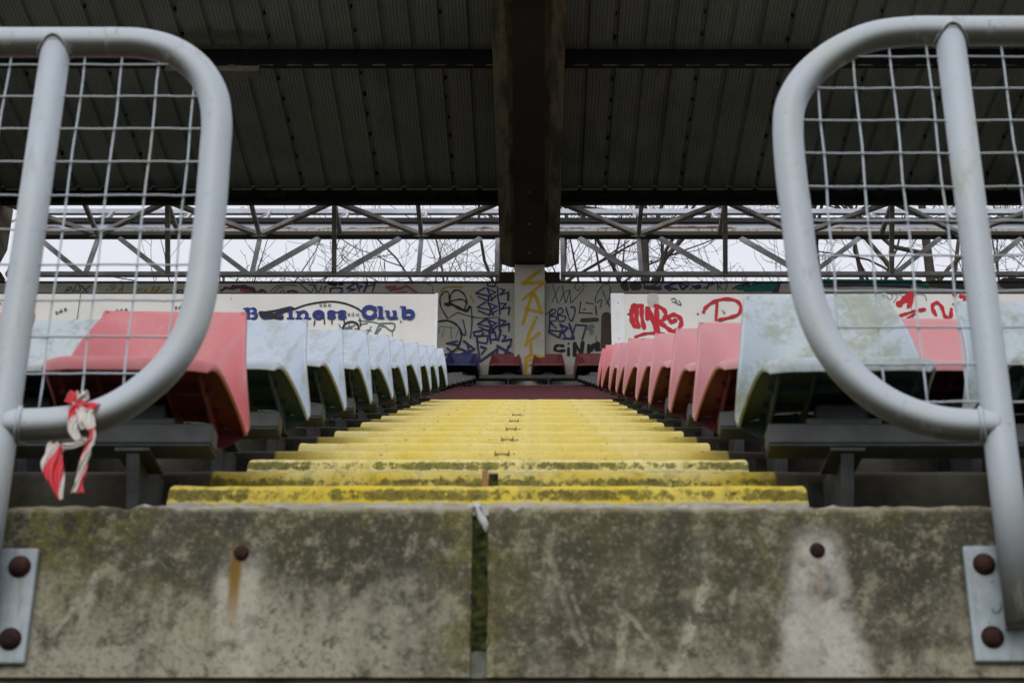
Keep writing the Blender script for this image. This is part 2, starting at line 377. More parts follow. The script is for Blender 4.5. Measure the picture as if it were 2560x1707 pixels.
# the lowest units: big weathered faces at the front
for sgn in (-1, 1):
    x0, x1 = (-3.6, XC - .013) if sgn < 0 else (XC + .013, 3.6)
    mb = MB(); r = .024; zt, zb = Z0, .6395
    arc = [(Y0 + r - r * math.cos(a), zt - r + r * math.sin(a)) for a in [i * math.pi / 12 for i in range(7)]]
    mb.worn([(Y0, zb)] + arc + [(ny(1) - .004, zt), (ny(1) - .004, zt - .15), (Y0 + .16, zt - .15), (Y0 + .16, zb)], x0, x1, .014, .0011, .006, tuple(range(1, 8)), random)
    o = mb.build('terrace_unit', M['front'])
    if sgn < 0:
        tag(o, 'weathered concrete front wall unit with rusty streak, left of the mossy joint', 'terrace', 'precast concrete terrace units')
        bx, bz = at(604, 1382, Y0)[0], at(604, 1382, Y0)[2]
    else:
        tag(o, 'weathered concrete front wall unit with pale run-off stain, right of the mossy joint', 'terrace', 'precast concrete terrace units')
        bx, bz = at(2043, 1375, Y0)[0], at(2043, 1375, Y0)[2]
        c = MB(); rj = random.Random(4); g_ = []
        for a in range(37):
            zz = lerp(zb + .044, zt - .006, a / 36); ww = (.0135 + .0018 * math.sin(a * .9) + rj.uniform(-.0006, .0012)) * min(1, .35 + (36 - a) / 9)
            cx = XC + .002 * math.sin(a * .6) + (.006 * max(0, a - 27) / 9 * -1); pk = Y0 + (.010 if a > 32 else rj.uniform(.002, .005))
            g_ += [(cx - ww, Y0 - .0006, zz), (cx - ww * .4, pk, zz), (cx + ww * .4, pk + rj.uniform(-.002, .002), zz), (cx + ww, Y0 - .0006, zz)]
        c.add(g_, [(a*4 + b, a*4 + b + 1, a*4 + b + 5, a*4 + b + 4) for a in range(36) for b in range(3)])
        c.box(XC - .0125, XC + .0125, Y0 + .03, Y0 + .1, zb, zt - .012); c.build('joint_filler', M['joint'], o)
        c = MB(); q = [at(1172, 1270, Y0), at(1190, 1276, Y0), at(1205, 1290, Y0), at(1214, 1308, Y0), at(1215, 1326, Y0)]
        c.tube([(q[0].x, Y0 + .028, zt - .0005), (q[1].x, Y0 + .014, zt - .001)] + [(p.x, Y0 + (.006, .002, .001)[k], p.z - .002) for k, p in enumerate(q[2:])], [.004, .0075, .0075, .006, .002], 8)
        c.build('joint_sealant', M['seal'], o, True)
        c = MB(); c.box(XC - .0125, XC + .0125, Y0 + .006, Y0 + .0135, zb, zb + .046); c.build('joint_patch', simple('grey_filler', (.17, .18, .165), (.08, .085, .06), 30, .9), o)
    bb = MB(); prof = [(.0, .019), (.006, .019), (.011, .015), (.014, .008), (.0145, 0.0005)]
    bb.tube([(bx, Y0 + .004 - p[0], bz) for p in prof], [p[1] * .66 for p in prof], 12); bb.build('anchor_bolt', M['rust'], o, True)

# shadowed base wall under the front units
mb = MB(); mb.box(-3.6, 3.6, Y0 + .012, Y0 + .3, -1.5, .6390)
o = mb.build('base_wall', simple('base_concrete', (.12, .105, .075), (.045, .04, .026), 6, .9, .2, .3))
tag(o, 'dark recessed concrete base wall below the front units', 'wall')

# aisle step blocks (half steps)
def step_block(k, mat, label, hw=.614):
    mb = MB(); h = RISE / 2; d = ROW / 2 - .006; r = .02; tp = .018
    prof = [(0, 0)] + [(r - r * math.cos(a), h - r + r * math.sin(a)) for a in [i * math.pi / 8 for i in range(5)]] + [(d, h), (d, 0)]
    def ex(z): return hw - tp * max(0, (z - .4 * h) / (.6 * h)) ** 1.5
    mb.worn(prof, -hw, hw, .045, .0004, .0022, (1, 2, 3, 4, 5), random, ex)
    o = mb.build('step_block', mat, bevel=.006)
    o.location = (XC, ny(k) + ROW / 2, nz(k) + .001)
    return tag(o, label, 'step', 'step blocks up the aisle')
for k in range(10):
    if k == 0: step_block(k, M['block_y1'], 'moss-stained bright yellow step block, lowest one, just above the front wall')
    elif k == 1: step_block(k, M['block_y2'], 'pale yellow step block with dark mossy smears, second block from the bottom')
    else: step_block(k, M['block_y3'], 'worn pale yellow aisle step block, %s block from the bottom' % ORD[k])
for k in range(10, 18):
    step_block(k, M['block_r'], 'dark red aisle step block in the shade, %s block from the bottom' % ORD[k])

# ------------------------------------------------------------------ seats
def lerp(a, b, t): return a + (b - a) * t
def path(pts, t):
    t *= len(pts) - 1; i = min(int(t), len(pts) - 2); t -= i
    return tuple(lerp(a, b, t) for a, b in zip(pts[i], pts[i+1]))
def seat_meshes():
    # one moulded sheet: (half width, y, z) of its edge and (y, z) of its middle, from the front lip over the pan up the backrest
    cen = catmull([(-.194, -.014), (-.197, .006), (-.18, .020), (-.10, .014), (0, .002), (.09, .006), (.150, .045), (.182, .125), (.198, .22), (.209, .302), (.216, .318)], 3)
    edg = catmull([(.150, -.186, -.014), (.158, -.186, .004), (.170, -.168, .012), (.177, -.10, .017), (.184, -.01, .013), (.192, .07, -.002), (.198, .108, -.014), (.1880, .060, .088), (.1740, .105, .190), (.1590, .190, .288), (.150, .203, .310)], 3)
    fold = [a[0] for a in catmull([(.80,), (.80,), (.80,), (.78,), (.72,), (.6,), (.34,), (.40,), (.60,), (.93,), (.95,)], 3)]
    nv = len(cen); U = [-1, -.97, -.88, -.76, -.64, -.52, -.4, -.2, 0, .2, .4, .52, .64, .76, .88, .97, 1]
    mb = MB()
    for v in range(nv):
        for u in U:
            hw, ey, ez = edg[v]; cy, cz = cen[v]
            w = max(0, (abs(u) - fold[v]) / (1 - fold[v])) ** 1.0
            mb.v.append((hw * u, lerp(cy, ey, w), lerp(cz, ez, w)))
    m = len(U)
    mb.f = [(v*m + i, v*m + i + 1, (v+1)*m + i + 1, (v+1)*m + i) for v in range(nv - 1) for i in range(m - 1)]
    # turned-down hem along the sides of the pan, ending in the pointed rear corners
    for c in (0, m - 1):
        base = len(mb.v); sg = -1 if c == 0 else 1
        last = int(nv * .60)
        for v in range(last):
            hw, ey, ez = edg[v]
            mb.v.append((sg * (hw + .001), ey, lerp(-.014, ez - .012, min(1, v / 7.0))))
        for v in range(last - 1):
            q = (v*m + c, base + v, base + v + 1, (v+1)*m + c)
            mb.f.append(q if sg < 0 else q[::-1])
    me = bpy.data.meshes.new('shell'); me.from_pydata(mb.v, [], mb.f)
    bm = bmesh.new(); bm.from_mesh(me); bmesh.ops.recalc_face_normals(bm, faces=bm.faces)
    up = sum(f.normal.z for f in bm.faces if abs(f.calc_center_median().x) < .05 and f.calc_center_median().y < .05)
    if up < 0: bmesh.ops.reverse_faces(bm, faces=bm.faces)
    bm.to_mesh(me); bm.free()
    me.polygons.foreach_set('use_smooth', [True] * len(me.polygons))
    # under-structure: ribs below the pan
    rb = MB()
    for x in (-.135, -.065, .065, .135):
        rb.prism([(-.165, .0), (-.16, -.014), (.06, -.052), (.112, -.062), (.112, -.008), (.0, -.010)], x - .0025, x + .0025)
    for y in (-.09, .02, .10):
        rb.box(-.150, -.0, y - .002, y + .002, -.020, -.003); rb.box(.0005, .150, y - .002, y + .002, -.020, -.003)
    for s_ in (-1, 1):
        q = [(s_ * .066, -.058), (s_ * .150, -.050), (s_ * .188, -.026), (s_ * .188, -.016), (s_ * .066, .006)]
        rb.add([(x, .1125, z) for x, z in q] + [(x, .1150, z) for x, z in q], [(0, 1, 2, 3, 4), (9, 8, 7, 6, 5)] + [(i, (i+1) % 5, 5 + (i+1) % 5, 5 + i) for i in range(5)])
    rme = bpy.data.meshes.new('underframe'); rme.from_pydata(rb.v, [], rb.f)
    bm = bmesh.new(); bm.from_mesh(rme); bmesh.ops.recalc_face_normals(bm, faces=bm.faces); bm.to_mesh(rme); bm.free()
    return me, rme
SHELL, UNDER = seat_meshes()
def new_seat(mat, under):
    root = bpy.data.objects.new('stadium_seat', None); C.objects.link(root); root.empty_display_size = .1
    a = link('shell', SHELL.copy(), [mat, under], root)
    s = a.modifiers.new('sub', 'SUBSURF'); s.levels = s.render_levels = 1
    s = a.modifiers.new('thick', 'SOLIDIFY'); s.thickness = .007; s.offset = -1; s.material_offset = 1; s.material_offset_rim = 0
    link('underframe', UNDER.copy(), under, root)
    return root
def copy_thing(o):
    c = o.copy(); C.objects.link(c)
    for ch in list(o.children):
        d = ch.copy(); C.objects.link(d); d.parent = c
    return c
PROTO = {}
def seat(kind, x, k, label, group, dy=0, dz=0, rz=0, rx=0):
    mats = {'pale': (M['pale'], M['teal_u']), 'mossy': (M['mossy'], M['teal_u']), 'dirty': (M['pale_dirty'], M['teal_u']),
            'pink': (M['pink'], M['red_u']), 'rosy': (M['rosy'], M['red_u']), 'red': (M['red'], M['black_u']), 'blue': (M['blue'], M['black_u'])}[kind]
    if kind in PROTO: o = copy_thing(PROTO[kind])
    else: o = PROTO[kind] = new_seat(*mats)
    o.location = (x, 3.195 + ROW * k + dy, 1.350 + RISE * k + dz)
    o.rotation_euler = (rx, 0, rz)
    return tag(o, label, 'seat', group)

PITCH, OFF = .483, .705
COLN = ['next to the aisle', 'second from the aisle', 'third from the aisle']
for k in range(10):
    for sgn in (-1, 1):
        side = 'left' if sgn < 0 else 'right'
        for c in range(3):
            x = XC + sgn * (OFF + PITCH * c)
            if sgn < 0: kind = ('rosy' if k == 0 else 'pale') if c == 0 else ('pink' if k == 0 else ('dirty' if k == 1 else 'pale'))
            else: kind = ('mossy' if k == 0 else 'pink') if c == 0 else ('mossy' if k == 0 else 'pink')
            if sgn > 0 and c == 0 and k in (8, 9): kind = 'rosy'
            word = {'rosy': 'rosy pink', 'pale': 'pale blue-white', 'pink': 'faded pink', 'dirty': 'dirty white', 'mossy': 'algae-stained white'}[kind]
            lab = '%s plastic seat %s, %s row up, %s side' % (word, COLN[c], 'front' if k == 0 else ORD[k], side)
            if k == 0: lab = lab.replace('front row up', 'in the front row')
            seat(kind, x + random.uniform(-.006, .006), k, lab, 'plastic seats in rows up the terrace', rz=R(random.uniform(-2, 2)), rx=R(random.uniform(-2.0, 1.6) + (4.5 if sgn > 0 and k == 0 and c == 0 else 0)), dz=random.uniform(-.004, .004) + (.012 if sgn > 0 and k == 0 else 0))
# last two rows
seat('blue', -.80, 17, 'dark blue seat at left of the aisle top in front of the back row', 'seats at the top of the stand')
seat('red', .63, 17, 'dark red seat right of the aisle top, one row before the last', 'seats at the top of the stand')
XB = [-1.79, -1.305, -.82, -.335, .155, .64, 1.125]
LB = ['dusty red back row seat behind the left board, third left of the pillar', 'dusty red back row seat behind the left board edge', 'dusty red back row seat half hidden behind the blue seat',
      'dusty red back row seat left of the yellow pillar graffiti', 'dusty red back row seat right of the yellow pillar graffiti', 'dusty red back row seat behind the red seat on the right', 'dusty red back row seat behind the right board edge']
for x, l in zip(XB, LB): seat('red', x, 18, l, 'seats at the top of the stand')

# seat beams with brackets
def make_beam(k, x0, x1, brs, label):
    y = ny(k + 1) - .25; z = 1.256 + RISE * k
    o = empty('seat_beam', label, 'beam', (0, y, z), 'steel beams carrying the seats')
    b = MB(); b.box(x0, x1, -.03, .03, -.022, .020)
    b.box(x0, x1, -.036, .036, -.031, -.0245); b.build('rail', M['beam'], o, bevel=.003)
    for x in brs:
        c = MB(); rz = -z
        zr = nz(k + 1) - z; yr = ny(k + 1) - y
        c.prism([(-.02, -.034), (.10, -.31), (yr - .008, -.31), (yr - .008, zr - .03), (.05, -.034)], x - .006, x + .006)
        c.bar((x, -.022, -.040), (x, .098, -.31), .026, .008, up=(0, 1, .4))
        c.box(x - .04, x + .04, yr - .0075, yr - .0005, -.31, zr - .03)
        c.box(x - .035, x + .035, -.034, .10, -.040, -.0322)
        c.build('bracket', M['bracket'], o, bevel=.002)
    for x in [x for x in brs]:
        c = MB(); c.box(x - .075, x + .075, -.02, .10, .0205, .036); c.box(x - .05, x + .05, .0, .09, .0362, .074); c.build('seat_clamp', M['beam'], o, bevel=.003)
    return o
for k in range(18):
    for sgn in (-1, 1):
        xs = [XC + sgn * (OFF + PITCH * c) for c in range(3 if k < 10 else 1)]
        e0 = XC + sgn * .551; e1 = XC + sgn * (.551 + PITCH * 3 + .1)
        make_beam(k, min(e0, e1), max(e0, e1), xs, '%s seat beam, %s row, %s of the aisle' % ('dark steel' if k < 10 else 'bare dark steel', 'front' if k == 0 else ORD[k], 'left' if sgn < 0 else 'right'))
make_beam(18, -2.1, 1.6, [-.70, -.32 + .02, .155, .64], 'grey steel beam under the last row of red seats, across the aisle')

# ------------------------------------------------------------------ guard rails
YR = 2.545
def rail(sgn, loop_px, top_y, post_x, post_bot, label, plate, mesh_top):
    o = empty('guard_rail', label, 'guard rail', (0, 0, 0), 'white guard rails')
    pts = [at(x, y, YR) for x, y in loop_px]
    far = Vector((pts[0].x + sgn * 1.2, YR, pts[0].z))
    pts = [far] + pts
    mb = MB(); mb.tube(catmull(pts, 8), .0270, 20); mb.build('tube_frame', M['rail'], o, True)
    zt = at(1337, top_y, YR).z
    mb = MB(); mb.tube([(post_x, YR, zt - .012), (post_x, YR, zt - .4), (post_x, YR, 1.0), (post_x, YR, post_bot)], .0262, 20)
    zb = pts[-1].z
    for cz, ax in ((zt - .0135, 'z'), (zb, 'x')):
        rg = []; w_ = MB()
        for a in range(25):
            th = 2 * math.pi * a / 24; rr_ = .0268 + .0016 * random.random()
            rg.append((post_x + rr_ * math.cos(th), YR + rr_ * math.sin(th), cz - .0135 * math.cos(2 * th)) if ax == 'z' else (post_x - sgn * (.027 + .006 * abs(math.sin(th))), YR + rr_ * math.sin(th), cz + rr_ * math.cos(th)))
        w_.tube(rg, [.0036 + .0014 * random.random() for _ in rg], 6, caps=False)
        w_.build('weld_bead', M['rail'], o, True)
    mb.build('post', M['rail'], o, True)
    # mesh
    mb = MB(); sp = .0672
    poly = [(p.x, p.z) for p in [Vector(q) for q in catmull([tuple(p) for p in pts], 8)]]
    poly += [(far.x, poly[-1][1])]
    def spans(fixed, axis):
        xs = []
        n = len(poly)
        for i in range(n):
            a, b = poly[i], poly[(i+1) % n]
            if (a[axis] - fixed) * (b[axis] - fixed) < 0:
                tt = (fixed - a[axis]) / (b[axis] - a[axis]); xs.append(a[1-axis] + (b[1-axis] - a[1-axis]) * tt)
        xs.sort(); return [(xs[i], xs[i+1]) for i in range(0, len(xs) - 1, 2)]
    x = post_x - sgn * (.030 if sgn < 0 else .038); first = post_x + (.0535 if sgn < 0 else -.043)
    for i in range(-14, 8):
        xx = first - sgn * sp * i
        for a, b in spans(xx, 0):
            if b - a < .03: continue
            pp = [(xx + .0012 * math.sin(j * 1.7 + i), YR + .005 + .0015 * math.sin(j * 2.3 + i), lerp(a, b, j / 10)) for j in range(11)]
            mb.tube(pp, .0018, 6)
    z = mesh_top
    while z > 1.0:
        for a, b in spans(z, 1):
            if b - a > .03:
                n = max(4, int((b - a) / .03))
                pp = [(lerp(a, b, j / n), YR - .001, z + .0006 * math.sin(lerp(a, b, j / n) / sp * 2 * math.pi) + .0005 * math.sin(j + z * 90)) for j in range(n + 1)]
                mb.tube(pp, .0018, 6)
        z -= sp
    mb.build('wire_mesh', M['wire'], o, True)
    # fixing plate
    px0, px1, zt2, zb2 = plate
    mb = MB(); mb.box(px0, px1, Y0 - .014, Y0 - .001, zb2, zt2); pl = mb.build('fixing_plate', M['steel'], o, bevel=.003)
    mb = MB(); mb.box(post_x - .018, post_x + .018, YR + .012, Y0 - .0145, zb2 + .05, zt2 - .02); mb.build('spacer', M['steel'], o)
    for bx in (px0 + .03 if sgn > 0 else px0 + .026, px1 - .026):
        for bz in (zt2 - .031, zb2 + .038):
            bb = MB(); prof = [(.0, .0150), (.007, .0150), (.011, .0135), (.015, .009), (.017, .002)]
            bb.tube([(bx, Y0 - .013 - p[0], bz) for p in prof], [p[1] for p in prof], 14)
            bb.tube([(bx, Y0 - .0142, bz), (bx, Y0 - .0165, bz)], .0180, 16)
            bb.build('bolt', M['rust'], pl, True)
    if sgn > 0:
        mb = MB()
        for pl_ in ([(2505, 1448), (2512, 1452), (2506, 1460), (2514, 1466), (2505, 1474)], [(2482, 1520), (2484, 1530), (2494, 1531), (2504, 1518), (2502, 1505)], [(2478, 1455), (2482, 1452)]):
            mb.tube([at(a, b, Y0 - .0142) for a, b in catmull(pl_, 4)], .0009, 5)
        mb.build('pen_mark', M['black_u'], pl)
    return o, pts
D = 2560 / 2352
left = [(120, 98), (250, 98), (330, 101), (400, 120), (455, 160), (488, 215), (498, 280), (494, 350), (485, 470), (472, 590), (458, 690), (432, 770), (388, 840), (330, 895), (270, 935), (200, 962), (110, 974), (14, 976)]
right = [(2352, 72), (2190, 72), (2090, 73), (2000, 86), (1920, 122), (1855, 175), (1818, 235), (1810, 300), (1817, 400), (1830, 500), (1842, 600), (1860, 690), (1890, 770), (1935, 840), (1995, 898), (2060, 938), (2140, 966), (2210, 976), (2290, 978)]
def px(l): return [(a * D, b * D) for a, b in l]
LR, lp = rail(-1, px(left), 98 * D, -.862, .72, 'white tube guard rail with wire mesh at left, red and white tape tied on it', (-.934, -.790, at(0, 1369, Y0 - .014).z, at(0, 1657, Y0 - .014).z), at(400, 163, YR).z)
RR, rp = rail(1, px(right), 72 * D, .750, .708, 'white tube guard rail with wire mesh at right of the aisle, no tape', (.682, .818, at(0, 1363, Y0 - .014).z, at(0, 1652, Y0 - .014).z), at(2150, 143, YR).z)

# barrier tape
TR = simple('tape_red', (.58, .012, .028), (.50, .02, .035), 30, .35, .5); TW = simple('tape_white', (.62, .58, .54), (.5, .46, .42), 30, .4, .4)
tape = empty('barrier_tape', 'torn red and white barrier tape knotted round the left guard rail', 'tape')
def ribbon(name, pts, ws, tw, period=.05, ph=0, shear=.6):
    """a crumpled tape strip with real thickness, striped face by face"""
    c = catmull([(*p, w, a) for p, w, a in zip(pts, ws, tw)], 18); nw = 12
    mb = MB(); n = len(c); s = 0; grid = []; S = []
    for i in range(n):
        p = Vector(c[i][:3]); d = Vector(c[min(i+1, n-1)][:3]) - Vector(c[max(i-1, 0)][:3])
        if i: s += (p - Vector(c[i-1][:3])).length
        d.normalize(); a = Vector((math.cos(c[i][4]), math.sin(c[i][4]), 0)); a = (a - d * a.dot(d)).normalized(); nrm = d.cross(a)
        row = []
        for j in range(nw + 1):
            u = j / nw - .5
            row.append(p + a * u * c[i][3] + nrm * (.004 * math.sin(u * 13 + i * .22) * (c[i][3] / .03)))
        grid.append(row); S.append(s)
    mb.v = [tuple(q) for r in grid for q in r]
    for i in range(n - 1):
        for j in range(nw):
            mb.f.append((i*(nw+1)+j, i*(nw+1)+j+1, (i+1)*(nw+1)+j+1, (i+1)*(nw+1)+j))
            mb.m.append(0 if ((S[i] + shear * (j / nw) * .04 + ph) / period) % 1 < .5 else 1)
    o = mb.build(name, [TR, TW], tape, True, fix=False)
    m = o.modifiers.new('thick', 'SOLIDIFY'); m.thickness = .0006
    return o
def tp(x, y, dy=0):      # crop of the photo (scale 3.794, offset 0,940)
    return tuple(at(x / 3.794, 940 + y / 3.794, YR + dy))
f = -.032
ribbon('tape_loop', [tp(640, 250, f), tp(700, 185, f*.9), tp(760, 160, f*.5), tp(785, 210, f*.4), tp(740, 270, f), tp(700, 340, f*1.05), tp(690, 430, f*1.1)], [.012, .02, .022, .02, .02, .016, .014], [0, .3, .5, .2, 0, 0, .2], .07, .0)
ribbon('tape_loop', [tp(950, 258, f*.5), tp(860, 280, f), tp(800, 330, f*1.1), tp(830, 400, f*1.15), tp(870, 500, f*1.15)], [.012, .022, .028, .022, .014], [.2, .1, 0, .2, .2], .09, .0)
ribbon('tape_loop', [tp(760, 290, f*1.1), tp(780, 400, f*1.15), tp(800, 500, f*1.1)], [.012, .016, .012], [0, .2, 0], .3, .2)
ribbon('tape_loop', [tp(690, 430, f*1.12), tp(690, 500, f*1.15), tp(740, 590, f*1.1), tp(800, 600, f*1.1), tp(700, 655, f*1.15), tp(590, 675, f*1.2)], [.014, .016, .012, .010, .010, .012], [.2, .1, .2, .3, .3, .2], .4, .25)
ribbon('tape_tail', [tp(530, 640, f*.3), tp(510, 700, f), tp(495, 850, f*1.2), tp(535, 980, f*1.2), tp(575, 1170, f*1.15)], [.022, .026, .034, .026, .006], [.1, 0, .2, .15, .1], .14, .075, 1.6)
ribbon('tape_tail', [tp(870, 500, f*1.15), tp(875, 590, f*1.25), tp(840, 680, f*1.3), tp(800, 800, f*1.25), tp(770, 930, f*1.2), tp(745, 1020, f*1.2), tp(735, 1105, f*1.2)], [.010, .012, .012, .014, .014, .012, .022], [.2, .9, -.3, .8, 0, .5, .1], .16, .02, 2.2)

# ------------------------------------------------------------------ back wall, pillar, graffiti
YW = 18.0
wt = at(1337, 708, YW).z
t = NT('back_wall_paint'); n = t.noise(1.6, 7, .65); n2 = t.noise(11, 6, .7); x, y, z = t.xyz()
col = t.mix(t.ramp(n, .35, .7), (.47, .46, .40), (.39, .385, .33))
col = t.mix(t.mul(t.ramp(n2, .55, .75), .4), col, (.27, .26, .2))
col = t.mix(t.mul(t.ramp(t.noise(.9, 4, .5, t.scale((1, 1, 1), loc=(5, 0, 2))), .55, .66), .35), col, (.20, .19, .15))
t.bump(n2, .1, .01); M['wall'] = t.out(col, .8, .2)
mb = MB(); mb.box(-7.2, 7.2, YW, YW + .12, nz(18) - .1, wt)
wall = mb.build('back_wall', M['wall']); tag(wall, 'pale graffiti-covered back wall behind the top row of seats', 'wall')
M['cap'] = simple('dark_cap', (.03, .028, .035), (.05, .04, .045), 4, .6)
mb = MB(); mb.box(-7.2, 7.2, YW - .03, YW + .14, wt + .001, wt + .012); mb.build('capping', M['cap'], wall)
M['groove'] = simple('panel_joint', (.16, .155, .13), (.1, .1, .09), 10, .9)
for xj in (at(1287, 800, YW).x, at(1362, 800, YW).x, -2.6, 2.7, -4.9, 5.0):
    mb = MB(); mb.box(xj - .006, xj + .006, YW - .003, YW - .0005, nz(18), wt - .002); mb.build('panel_joint', M['groove'], wall)

def paint(name, rgb, rough=.6):
    if name not in M: M[name] = simple(name, rgb, tuple(c * .85 for c in rgb), 14, rough, .3)
    return M[name]
INK = dict(navy=(.035, .028, .14), black=(.012, .012, .014), yellow=(.50, .31, .01), red=(.58, .014, .03), pinkred=(.32, .07, .085), grey=(.19, .21, .21),
           teal=(.006, .15, .13), purple=(.075, .03, .085), brown=(.085, .055, .033), ochre=(.34, .24, .04), greygreen=(.13, .19, .17), signblue=(.018, .035, .22),
           cyan=(.05, .32, .42), cream=(.5, .49, .42), smoke=(.07, .065, .06), pale=(.55, .55, .52), thin=(.06, .055, .06))
def strokes(parent, Y, conv, items, ink, name='graffiti', smooth=True, base=0):
    """flat painted strokes lying on the plane y=Y"""
    mb = MB(); off = base
    for w, pts in items:
        q = catmull([tuple(map(float, p)) for p in pts], 5) if smooth else [tuple(p) for p in pts]
        P = [at(*conv(*p), Y) for p in q]; wm = w / F * 20.0 / conv.s / 2
        L = []; Rr = []; n = len(P); w0 = wm; ph = pts[0][0] + pts[0][1]
        for i, p in enumerate(P):
            wm = w0 * (1 + .22 * math.sin(ph + i * 1.1) * (1 if name in ('graffiti', 'red_tag') else 0))
            d = P[min(i+1, n-1)] - P[max(i-1, 0)]; d.y = 0
            if d.length < 1e-6: d = Vector((1, 0, 0))
            d.normalize(); a = Vector((-d.z, 0, d.x)) * wm
            off += .00004; o_ = Vector((0, -.004 - off, 0))
            L.append(p + a + o_); Rr.append(p - a + o_)
        vs = L + Rr; fs = [(i, i+1, n+i+1, n+i) for i in range(n - 1)]
        for e, sg in ((0, -1), (n - 1, 1)):
            d = P[1] - P[0] if e == 0 else P[-1] - P[-2]; d.y = 0
            if d.length < 1e-6: continue
            d.normalize(); a = Vector((-d.z, 0, d.x)); b = len(vs)
            for k in range(1, 5):
                th = math.pi * k / 5
                vs.append(P[e] + (a * math.cos(th) + d * sg * math.sin(th)) * wm + Vector((0, -.004 - off - .0000, 0)))
            fs.append((e,) + tuple(range(b, b + 4)) + (n + e,))
        mb.add(vs, fs)
        off += .0001
    return mb.build(name, paint('paint_' + ink, INK[ink]), parent, fix=False)
def conv(ox, oy, s):
    f = lambda x, y: (ox + x / s, oy + y / s)
    f.s = s; return f
W3 = conv(1080, 690, 4.9)
def spk(x0, y0, w, h, wd, j=0):
    rr = random.Random(int(x0 + y0) + j)
    def q(l): return [(x0 + (a + rr.uniform(-.015, .015)) * w, y0 + (b + rr.uniform(-.02, .02)) * h) for a, b in l]
    def lin(l):
        p = q(l); out = []
        for i in range(len(p) - 1): out.append((wd, [p[i], p[i+1]]))
        return out
    r = []
    r += lin([(.27, .02), (.0, .42), (.40, .62), (.36, .98), (.05, .66)])
    r += lin([(.33, .05), (.52, .98)]); r += lin([(.33, .08), (.60, .36), (.43, .58)]); r += lin([(.43, .92), (.62, .6)])
    r += lin([(.67, .0), (.70, .93)]); r += lin([(.74, .12), (.88, .18), (.74, .55), (1.0, .38), (.98, .95)])
    return r
nv = []
for a in ((540, 140, 395, 170), (555, 315, 395, 170), (560, 525, 385, 160)): nv += spk(*a, 22)
nv += [(22, [(700, 75), (770, 80), (775, 125), (690, 125), (685, 90), (730, 70)])]
def seg(w, *l): return [(w, [l[i], l[i+1]]) for i in range(len(l) - 1)]
nv += seg(22, (620, 670), (510, 690), (520, 735), (690, 735), (670, 830), (555, 810), (550, 740), (600, 740), (630, 700))
nv += seg(22, (700, 690), (720, 820)) + seg(22, (700, 700), (770, 690), (790, 780), (720, 780)) + seg(22, (845, 670), (810, 790)) + seg(22, (870, 730), (910, 740), (860, 800), (970, 780), (955, 870))
nv += seg(26, (310, 800), (180, 830), (330, 850)) + seg(26, (190, 890), (300, 990), (430, 930), (310, 880)) + seg(26, (390, 800), (520, 900), (430, 950)) + seg(26, (430, 830), (470, 1000))
nv += seg(26, (550, 800), (590, 1050), (800, 900), (800, 1000)) + seg(26, (600, 870), (660, 890), (610, 960)) + seg(26, (800, 860), (1000, 975)) + seg(26, (940, 860), (870, 1010)) + seg(18, (1015, 975), (960, 975))
nv += [(14, [(480, 390), (490, 560), (470, 765)]), (14, [(380, 545), (410, 690), (390, 730), (340, 640)])]
strokes(wall, YW, W3, nv, 'navy')
strokes(wall, YW, W3, [(16, [(190, 520), (110, 380), (100, 270), (140, 205), (195, 200), (215, 300)]), (18, [(215, 330), (230, 230), (300, 175), (390, 220), (425, 320), (400, 400)]),
    (34, [(170, 355), (240, 350), (330, 395), (420, 430), (460, 380)]), (16, [(180, 340), (270, 300), (370, 290), (420, 330)]), (30, [(160, 340), (200, 370)]),
    (22, [(80, 560), (200, 550), (310, 610), (360, 720), (330, 850), (250, 930), (160, 970)]), (8, [(200, 520), (320, 450), (350, 460), (480, 500), (640, 520), (830, 505)])], 'black', base=.004)
strokes(wall, YW, W3, [(20, [(110, 190), (180, 140), (370, 135)]), (16, [(330, 170), (350, 130)]), (14, [(470, 240), (510, 320)]), (24, [(280, 930), (330, 900)])], 'ochre')
strokes(wall, YW, W3, [(14, [(150, 640), (125, 750)]), (14, [(230, 620), (240, 770)]), (14, [(320, 670), (290, 760)]), (12, [(90, 690), (100, 620), (280, 640)])], 'grey')
nv = seg(9, (1480, 110), (1540, 330)) + seg(9, (1560, 130), (1470, 320)) + seg(9, (1590, 120), (1640, 335), (1690, 170), (1700, 330))
nv += [(9, [(1560, 330), (1620, 210), (1680, 170)]), (9, [(1700, 335), (1800, 230), (1860, 150), (1840, 90), (1770, 90), (1750, 140), (1790, 180), (1820, 140)]),
       (10, [(2060, 390), (2080, 290), (2010, 330), (2010, 250), (2080, 130), (2150, 100), (2185, 160), (2170, 280), (2130, 350)]), (10, [(2090, 170), (2120, 260), (2175, 370)])]
nv += [(15, [(1440, 560), (1450, 430), (1500, 410), (1510, 450), (1440, 490), (1520, 500), (1510, 550), (1440, 560)]), (15, [(1550, 560), (1540, 420), (1590, 400), (1600, 450), (1550, 480), (1630, 500), (1620, 550), (1560, 560)]),
       (15, [(1640, 390), (1700, 560), (1750, 450), (1740, 380), (1700, 390)]), (12, [(1400, 470), (1480, 420)])]
nv += seg(22, (1520, 640), (1450, 570), (1430, 690), (1560, 760), (1580, 680), (1440, 670)) + seg(22, (1570, 590), (1640, 770)) + seg(22, (1570, 600), (1660, 640), (1600, 700)) + seg(22, (1680, 590), (1740, 770), (1600, 770)) + seg(20, (1700, 780), (1760, 600), (1890, 610), (1840, 780))
strokes(wall, YW, W3, nv, 'navy')
